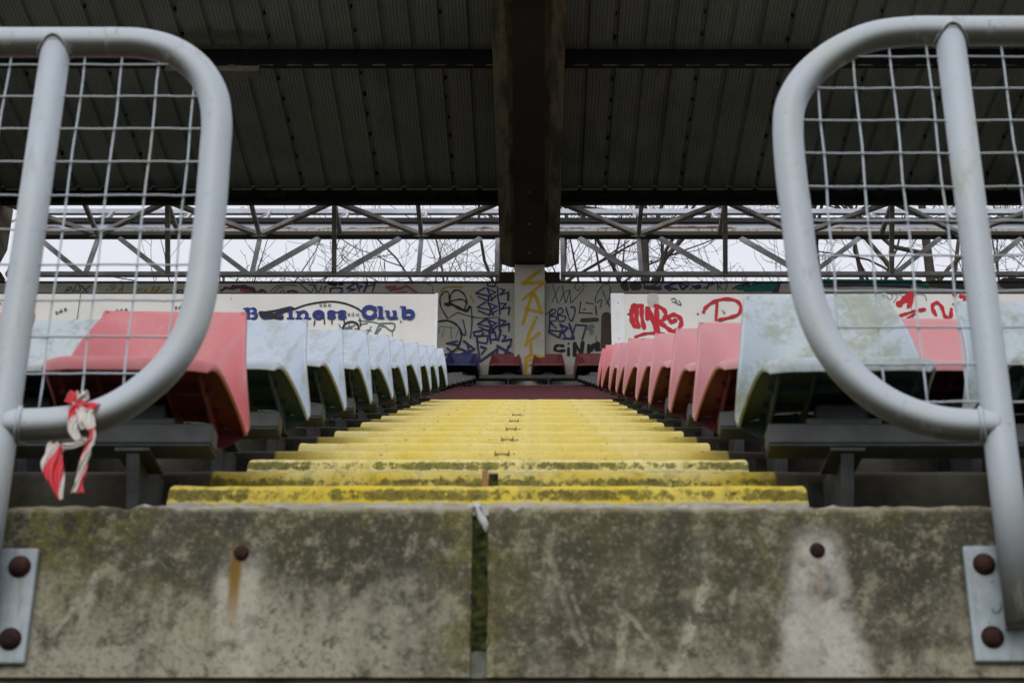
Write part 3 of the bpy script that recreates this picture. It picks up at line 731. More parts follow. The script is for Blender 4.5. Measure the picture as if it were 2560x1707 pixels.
strokes(wall, YW, W3, seg(14, (1820, 320), (1805, 450), (1960, 460)) + seg(14, (1885, 330), (1980, 345)) + seg(14, (2005, 370), (2015, 475)) + [(16, [(1862, 408), (1872, 410)])]
    + [(36, [(1610, 860), (1540, 850), (1500, 890), (1540, 920), (1625, 915)])] + seg(42, (1672, 890), (1672, 970)) + [(34, [(1672, 832), (1674, 834)])]
    + seg(42, (1745, 970), (1750, 830), (1830, 960), (1845, 820)) + seg(42, (1920, 960), (1920, 850)) + [(60, [(1950, 900), (1990, 850), (2030, 840), (2030, 900)])], 'black', base=.002)
strokes(wall, YW, W3, [(70, [(1840, 545), (2020, 535)]), (110, [(2140, 500), (2130, 900)]), (14, [(2010, 740), (2015, 850)])], 'brown')
strokes(wall, YW, W3, [(70, [(1920, 640), (1960, 620)]), (50, [(1950, 700), (1960, 680)])], 'grey', base=.006)
strokes(wall, YW, W3, [(60, [(1960, 960), (2060, 950)])], 'cream', base=.008)
strokes(wall, YW, W3, [(18, [(1960, 990), (2085, 985)])], 'cyan', base=.011)
# strip above the boards
S3 = conv(540, 690, 4.126); S8 = conv(1380, 640, 3.564); S1 = conv(0, 680, 3.794)
strokes(wall, YW, S3, seg(14, (870, 85), (980, 180), (1020, 100), (960, 90)) + seg(10, (1000, 80), (1060, 180), (1090, 100)) + seg(10, (1080, 150), (1140, 100), (1110, 170)) +
    seg(20, (1430, 80), (1350, 130), (1440, 140), (1370, 160)) + seg(20, (1450, 80), (1480, 160)) + seg(18, (1460, 90), (1510, 110), (1470, 130)) + seg(20, (1560, 80), (1530, 160)) + seg(18, (1560, 110), (1640, 85), (1610, 170)) +
    [(22, [(1180, 180), (1190, 130), (1290, 130), (1300, 165), (1250, 180)])], 'navy')
strokes(wall, YW, S3, [(9, [(560, 160), (650, 100), (830, 100)]), (9, [(600, 180), (640, 130), (700, 120)]), (9, [(650, 180), (690, 150), (710, 180)]), (40, [(1170, 75), (1230, 90)]), (50, [(1280, 80), (1300, 80)])], 'black', base=.003)
strokes(wall, YW, S3, [(30, [(60, 150), (100, 125), (150, 130)]), (50, [(170, 120), (260, 115), (350, 130), (400, 160)]), (30, [(430, 170), (480, 150), (510, 170)]), (26, [(730, 180), (770, 155), (840, 170)])], 'purple')
strokes(wall, YW, S3, [(40, [(270, 150), (340, 165)]), (24, [(420, 180), (500, 180)]), (26, [(1760, 120), (1850, 115)]), (24, [(1800, 150), (1900, 130), (1950, 110)]), (26, [(1830, 180), (1960, 170)]), (24, [(1960, 100), (2080, 180)]), (8, [(2160, 70), (2230, 110), (2230, 180)])], 'pinkred', base=.005)
strokes(wall, YW, S1, [(9, [(620, 190), (660, 140), (680, 160), (640, 180)]), (9, [(690, 190), (720, 130), (750, 120), (760, 180), (710, 180)]), (9, [(770, 130), (830, 190)]), (9, [(790, 190), (860, 130)]), (9, [(900, 150), (905, 190)]), (10, [(1680, 185), (1710, 170), (1740, 185), (1710, 200), (1680, 188)])], 'black')
strokes(wall, YW, S1, [(18, [(1010, 175), (1030, 165)]), (12, [(1050, 130), (1080, 120), (1100, 140), (1060, 150), (1050, 130)]), (20, [(1050, 180), (1080, 160)]), (16, [(1130, 190), (1150, 155)]), (14, [(1280, 180), (1350, 160)]), (16, [(1370, 190), (1390, 170)]), (26, [(1440, 185), (1460, 140)]), (26, [(1480, 185), (1510, 150)]), (20, [(1540, 185), (1600, 160)])], 'ochre')
strokes(wall, YW, S8, seg(10, (810, 240), (860, 300), (900, 240)) + seg(12, (880, 290), (940, 240), (900, 270)) + seg(12, (930, 300), (980, 250)) + seg(26, (1110, 240), (1010, 275), (1110, 300)) + seg(14, (1010, 290), (1060, 310)) + seg(22, (1130, 245), (1160, 300), (1210, 270), (1150, 250)) + [(12, [(1210, 250), (1260, 270), (1230, 300)])] + [(40, [(1285, 280), (1310, 275)])] + seg(12, (1380, 300), (1400, 240), (1440, 250), (1350, 290)) + seg(10, (1470, 240), (1480, 300)) + [(9, [(1520, 300), (1490, 270), (1530, 235), (1560, 260), (1540, 310)])], 'navy')
strokes(wall, YW, S8, [(70, [(640, 255), (660, 290)]), (90, [(730, 265), (760, 270)]), (50, [(830, 280), (960, 290)])], 'smoke', base=.0)
strokes(wall, YW, S8, [(60, [(1660, 285), (1980, 270)]), (50, [(1720, 300), (1960, 300)]), (50, [(1800, 265), (1990, 245)])], 'teal')
strokes(wall, YW, S8, [(12, [(1610, 300), (1660, 265), (1760, 250)]), (10, [(1700, 290), (1720, 250), (1760, 280)]), (10, [(1780, 260), (1860, 240)])], 'black', base=.006)
strokes(wall, YW, S8, [(70, [(2010, 250), (1990, 320)])], 'purple')
S4 = conv(1950, 680, 3.856)
strokes(wall, YW, S4, [(56, [(360, 100), (1350, 105)]), (36, [(1300, 120), (1420, 140)])], 'teal', base=.002)
strokes(wall, YW, S4, [(22, [(360, 140), (700, 130), (1250, 145)])], 'purple', base=.004)
strokes(wall, YW, S4, [(100, [(1480, 115), (1800, 130)]), (100, [(2160, 110), (2700, 115)])], 'smoke', base=.001)

# pillars and rafters
t = NT('pillar_paint'); n = t.noise(3, 6, .6); n2 = t.noise(14, 6, .7)
col = t.mix(t.ramp(n, .35, .7), (.50, .49, .43), (.42, .41, .36)); col = t.mix(t.mul(t.ramp(n2, .58, .75), .5), col, (.24, .23, .18))
M['pillar'] = t.out(col, .75, .2)
t = NT('stained_rafter'); n = t.noise(2.2, 7, .7, t.scale((3, .5, 3))); n2 = t.noise(9, 6, .7)
col = t.mix(t.ramp(n, .42, .62), (.20, .175, .125), (.08, .062, .044)); col = t.mix(t.mul(t.ramp(n2, .56, .7), .7), col, (.20, .17, .12))
M['rafter'] = t.out(col, .8, .2)
M['soffit'] = simple('dark_brown_steel', (.040, .034, .031), (.028, .023, .021), 3, .6, .3)
M['dark'] = simple('black_purlin', (.010, .010, .012), (.016, .016, .018), 5, .6, .2)
SL = .033
def rz(y): return 10.23 + SL * (17.6 - y)
XP = at(1324, 750, 17.82).x
YE = 13.2       # front edge of the roof, out of view, set back to let in light
pz = at(1337, 661, 17.80).z
bolts = []
for i, xp in enumerate((XP, XP - 6.66, XP + 6.66)):
    where = ['in the middle at the top of the aisle', 'at the far left end of the truss', 'at the far right end of the truss'][i]
    p = MB(); p.box(xp - .178, xp + .178, 17.80, YW - .002, nz(18) - .05, pz); po = p.build('wall_pillar', M['pillar'], bevel=.008)
    tag(po, 'pale pillar %s%s' % (where, ' with yellow sprayed letters' if i == 0 else ''), 'pillar', 'pillars along the back wall')
    if i == 0:
        strokes(po, 17.80, W3, seg(46, (1320, -62), (1112, 92), (1375, 75)) + seg(34, (1110, 290), (1370, 80)) + seg(36, (1240, 190), (1190, 330), (1112, 590)) + seg(36, (1235, 190), (1290, 290), (1340, 460)) + seg(36, (1150, 400), (1350, 450))
            + seg(36, (1262, 545), (1190, 700), (1150, 850)) + [(34, [(1276, 508), (1278, 512)])] + seg(34, (1310, 700), (1205, 790), (1215, 970)) + seg(36, (1150, 1000), (1210, 965), (1345, 990)) + seg(30, (1150, 1030), (1240, 1025)) + seg(34, (1150, 1010), (1150, 1200)) + seg(30, (1150, 1090), (1215, 1090)) + seg(40, (1140, 1200), (1190, 1205)), 'yellow', 'yellow_lettering')
    r = empty('roof_rafter', 'dark stained roof rafter above the pillar %s' % where, 'rafter', (xp, 0, 0), 'roof rafters')
    zb0 = pz
    # upper, wide haunched part
    b = MB(); st = [(YW + .1, .35, pz + .30), (17.92, .35, pz + .02), (17.78, .35, pz + .035), (17.3, .35, pz + .06), (15, .36, pz + .34), (11.6, .37, pz + .62)]
    vs = []
    for y, w, zz in st: vs += [(-w, y, rz(y) - .006), (-w, y, zz + .05), (-w * .62, y, zz), (w * .62, y, zz), (w, y, zz + .05), (w, y, rz(y) - .006)]
    n = len(st); fs = [(a*6 + j, a*6 + (j+1) % 6, (a+1)*6 + (j+1) % 6, (a+1)*6 + j) for a in range(n-1) for j in range(6)] + [tuple(range(6)), tuple(range((n-1)*6, n*6))]
    b.add(vs, fs); b.build('haunch', M['rafter'], r)
    b = MB(); st = [(YW - .05, .176, pz + .004), (17.3, .176, pz + .004), (15, .165, pz + .20), (11.6, .146, pz + .50)]
    vs = []
    for y, w, zz in st: vs += [(-w, y, zz + .3), (-w, y, zz), (w, y, zz), (w, y, zz + .3)]
    n = len(st); fs = [(a*4 + j, a*4 + (j+1) % 4, (a+1)*4 + (j+1) % 4, (a+1)*4 + j) for a in range(n-1) for j in range(4)] + [(0, 1, 2, 3), tuple(range((n-1)*4, n*4))]
    b.add(vs, fs); b.build('lower_flange', M['soffit'], r)
    b = MB()
    for y in [17.5 - .62 * q for q in range(7)]:
        zz = lerp(pz + .004, pz + .40, max(0, (17.3 - y) / 4.0)) - .004
        b.tube([(.0, y, zz - .012), (.0, y, zz + .02)], .012, 8)
    b.build('bolt_row', M['steel'], r)
    # bearing block on the wall head
    for s in (-1, 1):
        b = MB(); b.box(s * .27 - .09, s * .27 + .09, YW - .04, YW + .15, wt + .013, wt + .13)
        b.build('bearing_block', simple('rusty_bearing', (.06, .035, .028), (.03, .022, .02), 9, .9), r)

# ------------------------------------------------------------------ roof sheeting
t = NT('roof_sheet'); n = t.noise(.9, 6, .6); x, y, z = t.xyz()
n2 = t.noise(6, 5, .65, t.scale((2, .25, 1)))
col = t.mix(t.ramp(n, .35, .65), (.27, .285, .28), (.20, .215, .215)); col = t.mix(t.mul(t.ramp(n2, .5, .7), .45), col, (.30, .29, .23)); col = t.mix(t.mul(t.ramp(t.noise(1.4, 5, .6, t.scale((1, .3, 1), loc=(4, 4, 0))), .55, .68), .5), col, (.11, .11, .10))
M['roof'] = t.out(col, .65, .25)
mb = MB(); ysec = [17.62, 15.5, YE]; xs = []; per = .30
x = -7.6; rib = []
i = 0
prof = []
while x < 7.6:
    prof += [(x, .0), (x + .018, .045), (x + .054, .045), (x + .072, .0)]
    q = x + .072
    for a in range(6): prof += [(q + .010 + a * .037, 0), (q + .016 + a * .037, .007), (q + .022 + a * .037, .0)]
    x += per
n = len(prof)
for y in ysec: mb.v += [(a, y, rz(y) + h) for a, h in prof]
for s in range(len(ysec) - 1):
    for a in range(n - 1): mb.f.append((s*n + a, s*n + a + 1, (s+1)*n + a + 1, (s+1)*n + a)); mb.m.append(0)
o = mb.build('roof', M['roof'], fix=False)
s = o.modifiers.new('thick', 'SOLIDIFY'); s.thickness = .004; s.offset = 1
tag(o, 'dark ribbed metal roof sheeting over the upper rows', 'roof')
for yp in (14.86,):
    b = MB(); b.prism([(yp, rz(yp) - .2), (yp + .07, rz(yp) - .2), (yp + .07, rz(yp) - .19), (yp + .01, rz(yp) - .19), (yp + .01, rz(yp) - .002), (yp, rz(yp) - .002)], -7.5, 7.5)
    b.build('purlin', M['dark'], o)
    b = MB()
    for a in range(50): b.box(-7.4 + a * .3 + random.uniform(-.02, .02), -7.28 + a * .3 + random.uniform(0, .06), yp - .004, yp - .0005, rz(yp) - .2 - .012, rz(yp) - .196)
    b.build('ragged_edge', M['rafter'], o)
b = MB(); e0 = at(1337, 514, 17.69).z; b.box(-7.5, 7.5, 17.63, 17.69, e0 + .010, 10.30); b.box(-7.5, 7.5, 17.60, 17.69, e0, e0 + .0095); b.build('eave_beam', M['dark'], o)
b = MB(); random.seed(3)
for a in range(26):
    xa = -7 + a * .55 + random.uniform(-.1, .1)
    b.box(xa, xa + random.uniform(.1, .3), 17.620, 17.6295, 10.09 + random.uniform(0, .03), 10.2)
b.build('eave_lining', simple('eave_lining_stain', (.035, .036, .034), (.02, .02, .022), 6, .8), o)
# lap screws in rows
b = MB()
for j in range(-8, 9):
    xa = at(700 if j == 99 else 0, 300, 16).x * 0 + .9 * j + .036 - 7.6 + 7.5
    y = 17.3
    while y > YE + .3:
        if random.random() < .9: b.tube([(xa + random.gauss(0, .006), y, rz(y) - random.uniform(.006, .014)), (xa, y, rz(y) + .03)], random.uniform(.009, .015), 6)
        y -= .38 + random.gauss(0, .025)
b.build('lap_screws', M['dark'], o)
# strip light under the purlin
p0, p1 = at(535, 178, 14.78), at(651, 178, 14.78)
b = MB(); b.box(p0.x - .5, p1.x, 14.72, 14.85, p0.z - .04, p0.z + .03)
lo = b.build('light_batten', simple('dusty_batten', (.16, .15, .11), (.1, .095, .07), 9, .6), bevel=.012); tag(lo, 'dusty unlit strip light fixed under the roof purlin at left', 'strip light')
b = MB(); b.tube([(p1.x - .25, 14.79, p0.z + .02), (p1.x - .25, 14.82, rz(14.8) - .17)], .012, 8); b.build('hanger', M['dark'], lo)

# ------------------------------------------------------------------ lattice girders
M['truss'] = simple('grey_truss_paint', (.50, .49, .53), (.34, .32, .335), 5, .6, .3, .05)
M['trussd'] = simple('dark_truss_paint', (.36, .34, .32), (.20, .175, .165), 5, .7, .3)
t = NT('peeling_gutter_face'); x, y, z = t.xyz(); n = t.noise(2.2, 5, .6, t.scale((1, 1, .2)))
zc = t.math('ADD', z, t.math('MULTIPLY', t.math('SUBTRACT', n, .5), .16))
pl = t.mix(t.ramp(t.noise(5), .35, .65), (.52, .56, .64), (.42, .46, .54))
col = t.mix(t.ramp(zc, .034, .039), (.12, .035, .025), pl)
M['gutter'] = t.out(col, .6, .3)
t = NT('mossy_flange'); n = t.noise(7, 6, .7, t.scale((3, 1, .3)))
M['flange'] = t.out(t.mix(t.ramp(n, .5, .62), (.46, .44, .38), (.20, .20, .07)), .7, .3)
Y1, Y2, Y3 = 17.70, 18.45, 18.12
z1 = 10.06; z2 = at(1337, 580, Y2).z; z3 = at(1337, 686, Y3).z
PN = .998
for sgn in (-1, 1):
    side = 'left' if sgn < 0 else 'right'
    g = empty('lattice_girder', 'weathered grey lattice girder below the roof edge, %s of the middle rafter' % side, 'girder', (0, 0, 0), 'lattice girders behind the roof')
    xa = XP + sgn * .37; xb = XP + sgn * 6.29
    if sgn > 0: x0, x1 = xa, xb
    else: x0, x1 = xb, xa
    b = MB(); b.box(x0, x1, Y3 - .032, Y3 + .032, z3 - .026, z3 + .026); b.build('bottom_chord', M['truss'], g, bevel=.004)
    b = MB(); b.box(x0, x1, Y1 - .03, Y1 + .03, z1 + .02, z1 + .07); b.build('front_chord', M['trussd'], g)
    # rear chord: rusty gutter beam
    L_ = [at(1337, q, Y2).z for q in (549, 560, 577, 584, 593)]
    b = MB(); b.box(x0, x1, Y2 - .01, Y2 + .05, 0, L_[1] - L_[2] - .0005); gb = b.build('gutter_beam', M['gutter'], g); gb.location.z = L_[2]
    b = MB(); b.box(x0, x1, Y2 - .05, Y2 + .06, L_[1], L_[0]); b.build('beam_head', M['dark'], g)
    b = MB(); b.box(x0, x1, Y2 - .055, Y2 + .04, 0, L_[2] - L_[3] - .0005); c_ = b.build('pale_flange', M['flange'], g); c_.location.z = L_[3]
    b = MB(); b.box(x0, x1, Y2 - .06, Y2 + .06, L_[4], L_[3] - .0005); b.build('beam_soffit', M['soffit'], g)
    # light rail behind and above
    zr = at(1337, 530, Y2 + .45).z
    b = MB(); b.box(x0, x1, Y2 + .42, Y2 + .48, zr - .033, zr + .030); b.build('rear_rail', simple('pale_rail_paint', (.50, .53, .60), (.38, .40, .45), 3, .6), g)
    for q in range(1, 7):
        b = MB(); xx = XP + sgn * PN * (q + .32)
        b.bar((xx, Y2 + .45, zr), (xx, Y2 + .05, z2 + .11), .03, .06); b.bar((xx + .02 * sgn, Y2 + .45, zr - .02), (xx + sgn * .28, Y2 + .05, z2 + .11), .03, .03)
        b.build('rear_strut', M['truss'], g)
    ns = [XP + sgn * (.37 + .0)] + [XP + sgn * (1.34 + PN * q) for q in range(0, 5)]
    # end posts of the lower web
    for xx in (xa + sgn * .03, xb - sgn * .03):
        b = MB(); b.bar((xx, Y3, z3), (xx, Y2, z2 - .1), .05, .05); b.build('end_post', M['truss'], g)
    mid = 2
    for q in range(5):
        xx = ns[q + 1]
        # straight ties between the two upper chords
        b = MB(); b.bar((xx, Y1, z1 + .02), (xx, Y2 - .06, z2 - .06), .05, .045); b.build('web_tie', M['trussd'], g)
        b = MB()
        if q % 2 == 0: b.bar((xx, Y3 - .01, z3), (xx, Y2 - .005, z2 - .1), .05, .05)
        else: b.bar((xx + .01 * sgn, Y3 - .01, z3), (xx, Y1, z1), .055, .05)
        b.build('web_upright', M['truss'] if q % 2 == 0 else M['trussd'], g)
        # diagonals of the rear web
        dirs = []
        if q <= mid: dirs.append(-sgn)
        if q >= mid: dirs.append(sgn)
        for dr in dirs:
            b = MB(); b.bar((xx + dr * .06, Y3 + .01, z3 + .02), (xx + dr * .73, Y2, z2 - .09), .055, .06); b.build('web_diagonal', M['truss'], g)
        # zigzag of the upper web
        if q % 2 == 0:
            for dr in (-1, 1):
                xe = xx + dr * PN
                b = MB(); b.bar((xe - dr * .05, Y1, z1 + .02), (xx + dr * .05, Y2 - .06, z2 - .05), .06, .05); b.build('zigzag_brace', M['trussd'], g)
        if q % 2 == 0:
            b = MB(); b.box(xx - .09, xx + .09, Y2 - .075, Y2 - .0605, z2 - .1, z2 - .02); b.build('gusset', M['flange'], g)

# ------------------------------------------------------------------ hoardings
YB = 16.0
t = NT('board_white'); n = t.noise(1.5, 6, .6); n2 = t.noise(16, 6, .7)
col = t.mix(t.ramp(n, .35, .7), (.80, .79, .76), (.70, .69, .66)); col = t.mix(t.mul(t.ramp(n2, .62, .75), .4), col, (.5, .48, .42))
M['board'] = t.out(col, .5, .35)
M['trim'] = simple('board_trim', (.84, .84, .85), (.76, .76, .77), 5, .5)
M['leg'] = simple('board_leg', (.05, .05, .05), None, 8)
def board(px0, px1, label, trim0, trim1):
    zt = at(1337, 735, YB).z; x0, x1 = at(px0, 735, YB).x, at(px1, 735, YB).x
    b = MB(); b.box(x0, x1, YB, YB + .03, zt - 1.15, zt); o = b.build('advertising_board', M['board']); tag(o, label, 'board', 'white boards beside the top of the aisle')
    b = MB(); a, c = at(trim0, 735, YB).x, at(trim1, 735, YB).x; b.box(a, c, YB - .012, YB - .0005, zt - 1.15, zt + .004); b.build('edge_strip', M['trim'], o)
    b = MB(); b.box(x0, x1, YB - .004, YB + .034, zt + .0045, zt + .016); b.build('top_edge', M['leg'], o)
    n = 5
    for i in range(n):
        xx = lerp(x0 + .1, x1 - .1, i / (n - 1)); b = MB(); b.box(xx - .03, xx + .03, YB + .0305, YB + .09, nz(16) - .02, zt - .1); b.build('board_leg', M['leg'], o)
    return o
bl = board(-560, 1095, 'white board lettered Business Club in blue with black scrawls, left of aisle', 1088, 1095.5)
br = board(1527, 3000, 'white board with red sprayed tags and a pale edge strip, right of aisle', 1526.5, 1560)
YBf = YB - .001
# blue slab-serif lettering (traced as letter strokes on the board face)
def lettering():
    it = []
    def V(x, y0=442, y1=330, w=30): it.append((w, [(x, y0 - w * .2), (x, y1 + w * .2)]))
    def H(x0, x1, y, w=15): it.append((w, [(x0, y), (x1, y)]))
    def arc(cx, cy, rx, ry, a0, a1, w=24):
        it.append((w, [(cx + rx * math.cos(R(a0 + (a1 - a0) * i / 12)), cy + ry * math.sin(R(a0 + (a1 - a0) * i / 12))) for i in range(13)]))
    # B
    V(325, 438, 338, 38); H(290, 385, 338); H(290, 390, 440); H(320, 385, 385, 13); arc(382, 362, 24, 24, -90, 90, 26); arc(388, 412, 28, 28, -90, 90, 28)
    def u(x): V(x + 22, 425, 372, 28); V(x + 95, 438, 372, 28); H(x - 4, x + 30, 370, 13); H(x + 72, x + 100, 370, 13); H(x + 90, x + 122, 440, 13); arc(x + 56, 418, 34, 22, 180, 0, 22)
    def s(x, k=1): arc(x + 42, 384, 30, 17, -20, -190, 20); it.append((26, [(x + 16, 392), (x + 45, 405), (x + 72, 420)])); arc(x + 45, 424, 32, 18, -10, 190, 20); V(x + 78, 392, 368, 12); V(x + 10, 444, 420, 12)
    u(455); s(610)
    V(770, 436, 372, 30); H(740, 785, 372, 14); H(738, 804, 440, 14); it.append((30, [(770, 340), (771, 341)]))
    V(855, 436, 374, 28); H(828, 868, 372, 14); H(828, 886, 440, 14); arc(902, 392, 32, 22, -170, 0, 24); V(938, 436, 392, 28); H(912, 976, 440, 14)
    arc(1058, 404, 46, 36, -5, -200, 26); arc(1058, 404, 46, 36, 160, 30, 26); H(1020, 1104, 402, 15)
    s(1148); s(1258)
    arc(1585, 380, 62, 56, -25, -180, 34); arc(1585, 380, 62, 56, 180, 25, 34); V(1645, 365, 325, 16); V(1650, 420, 400, 14)
    V(1700, 436, 330, 32); H(1668, 1710, 326, 14); H(1666, 1732, 438, 14)
    u(1752)
    V(1940, 436, 330, 34); H(1906, 1950, 326, 14); arc(1995, 402, 38, 36, -110, 110, 30); arc(1985, 402, 34, 36, 110, 250, 16)
    return [(w * 1.2, p) for w, p in it]
strokes(bl, YBf, S3, lettering(), 'signblue', 'blue_lettering', smooth=False)
strokes(bl, YBf, S3, [(24, [(450, 385), (620, 360), (780, 325), (640, 395), (510, 390)]), (60, [(480, 400), (540, 405)]), (16, [(790, 350), (950, 295), (1150, 266), (1300, 278), (1430, 322), (1505, 370)]), (30, [(550, 420), (680, 440)]), (18, [(660, 370), (800, 335)]),
    (12, [(925, 395), (940, 515)]), (12, [(1020, 465), (1012, 512)]), (11, [(1110, 380), (1122, 500)]), (12, [(1195, 495), (1208, 400), (1260, 378), (1310, 440), (1325, 500), (1290, 600)]), (18, [(1290, 600), (1330, 500), (1400, 475), (1460, 500), (1478, 585)]), (12, [(1485, 440), (1490, 520)])], 'black', 'black_scrawl', base=.004)
strokes(bl, YBf, S3, [(12, [(1270, 500), (1300, 540), (1400, 520)]), (12, [(1330, 560), (1400, 540), (1390, 600)]), (10, [(1470, 460), (1640, 480), (1700, 500)]), (14, [(1640, 600), (1690, 500), (1730, 490), (1840, 495), (1820, 570), (1740, 520)]), (26, [(1690, 500), (1720, 515)]), (14, [(1650, 600), (1700, 540)]), (8, [(1818, 560), (1818, 620)]),
    (10, [(1350, 590), (1560, 560), (1600, 570)]), (10, [(1490, 500), (1560, 490)]), (10, [(1300, 590), (1440, 500)]), (8, [(1560, 600), (1600, 520)]), (9, [(1380, 480), (1360, 560)]), (9, [(1430, 540), (1500, 570)])], 'greygreen', 'green_scrawl', base=.002)
sm = []
for cf, cx, cy in ((S3, 1127, 305), (S3, 1417, 402)):
    sm += seg(6, (cx - 55, cy - 14), (cx - 52, cy + 14)) + seg(6, (cx - 40, cy - 14), (cx - 38, cy + 14)) + seg(5, (cx - 52, cy), (cx - 38, cy)) + [(5, [(cx - 20, cy - 8), (cx + 4, cy - 12), (cx - 4, cy + 4), (cx - 20, cy + 10), (cx + 18, cy + 8)])] + seg(6, (cx + 36, cy - 12), (cx + 36, cy + 14)) + seg(6, (cx + 54, cy - 12), (cx + 52, cy + 14)) + seg(5, (cx + 36, cy), (cx + 54, cy)) + [(7, [(cx, cy - 20), (cx + 4, cy - 20)])]
sm += [(14, [(1906, 474), (1909, 476)]), (9, [(157, 238), (159, 240)])]
strokes(bl, YBf, S3, sm, 'thin', 'small_marks', base=.007)
sm = []
for cx, cy, r_ in ((582, 375, -.35), (1155, 370, -.1), (1715, 340, -.1)):
    def rr(l): return [(cx + a * math.cos(r_) - b * math.sin(r_), cy + a * math.sin(r_) + b * math.cos(r_)) for a, b in l]
    for l in ([(-52, -12), (-50, 14)], [(-38, -14), (-36, 12)], [(-20, 4), (0, -8), (12, 6), (-8, 10), (-20, 2)], [(36, -14), (36, 14)], [(52, -14), (50, 12)], [(36, 0), (52, 0)]): sm.append((7, rr(l)))
    sm.append((8, rr([(4, -18), (7, -18)])))
sm += [(5, [(768, 215), (750, 340), (735, 450)]), (8, [(710, 455), (770, 465)]), (8, [(735, 445), (730, 470)]), (8, [(0, 300), (14, 312)])]
strokes(bl, YBf, S1, sm, 'black', 'small_marks', base=.007)
# red tags on the right board
rd = [(38, [(725, 455), (708, 520), (722, 600), (740, 625)]), (32, [(760, 450), (752, 540), (770, 630)]), (32, [(800, 455), (800, 540), (820, 640)]), (34, [(720, 450), (800, 445)]), (32, [(850, 465), (850, 560)]), (36, [(860, 470), (900, 580), (935, 675)]), (36, [(930, 450), (935, 560), (940, 680)]),
      (32, [(925, 445), (985, 470), (1015, 520), (990, 570), (950, 590), (1000, 620), (1050, 660), (1100, 668), (1145, 620), (1150, 570), (1110, 530), (1060, 528), (1040, 560), (1070, 590), (1095, 575)]), (22, [(740, 725), (800, 700), (880, 688), (1000, 692)]),
      (26, [(1350, 500), (1370, 460), (1440, 410), (1540, 385), (1640, 400), (1682, 455), (1660, 520), (1580, 550), (1490, 572)]), (28, [(1470, 425), (1460, 570)])]
strokes(br, YBf, S8, rd, 'red', 'red_tag')
strokes(br, YBf, S4, [(56, [(1150, 310), (1210, 260), (1260, 205)]), (36, [(1275, 195), (1270, 260), (1235, 340)]), (24, [(1065, 445), (1180, 415), (1300, 375)]), (26, [(1225, 450), (1300, 405)]), (30, [(1345, 372), (1390, 362)]), (30, [(1500, 415), (1468, 350), (1480, 310), (1520, 300), (1560, 345), (1590, 430), (1640, 435), (1650, 360)]),
    (28, [(1670, 225), (1690, 228)]), (34, [(1735, 235), (1835, 245)]), (30, [(1785, 250), (1770, 300)]), (22, [(1810, 295), (1835, 295)]), (22, [(1040, 315), (1050, 318)]), (20, [(1665, 312), (1668, 314)]), (40, [(2330, 330), (2400, 300)])], 'red', 'red_tag', base=.003)
strokes(br, YBf, S4, [(5, [(410, 220), (430, 245), (500, 235)]), (5, [(640, 215), (700, 240), (760, 215)]), (5, [(770, 210), (830, 235), (800, 200)]), (5, [(1000, 200), (1060, 270), (1080, 220), (1020, 200)]), (5, [(1060, 210), (1130, 230), (1090, 300)]), (5, [(1310, 215), (1390, 225), (1410, 280)]), (4, [(1265, 330), (1280, 460)]), (5, [(1130, 205), (1180, 240)])], 'thin', 'small_marks', base=.006)
strokes(br, YBf, S8, [(8, [(720, 430), (735, 428)]), (6, [(738, 425), (745, 435)]), (7, [(1060, 390), (1090, 380), (1110, 410), (1070, 410)]), (7, [(1100, 420), (1150, 440), (1130, 400)]), (14, [(1298, 518), (1300, 520)]), (12, [(676, 520), (690, 520)]), (9, [(588, 420), (589, 422)]), (9, [(597, 738), (598, 740)]), (4, [(1510, 480), (1540, 520), (1530, 490)])], 'thin', 'small_marks', base=.005)
strokes(br, YBf, S8, [(95, [(900, 370), (900, 410)])], 'grey' if False else 'pale', 'paint_patch', base=-.002)

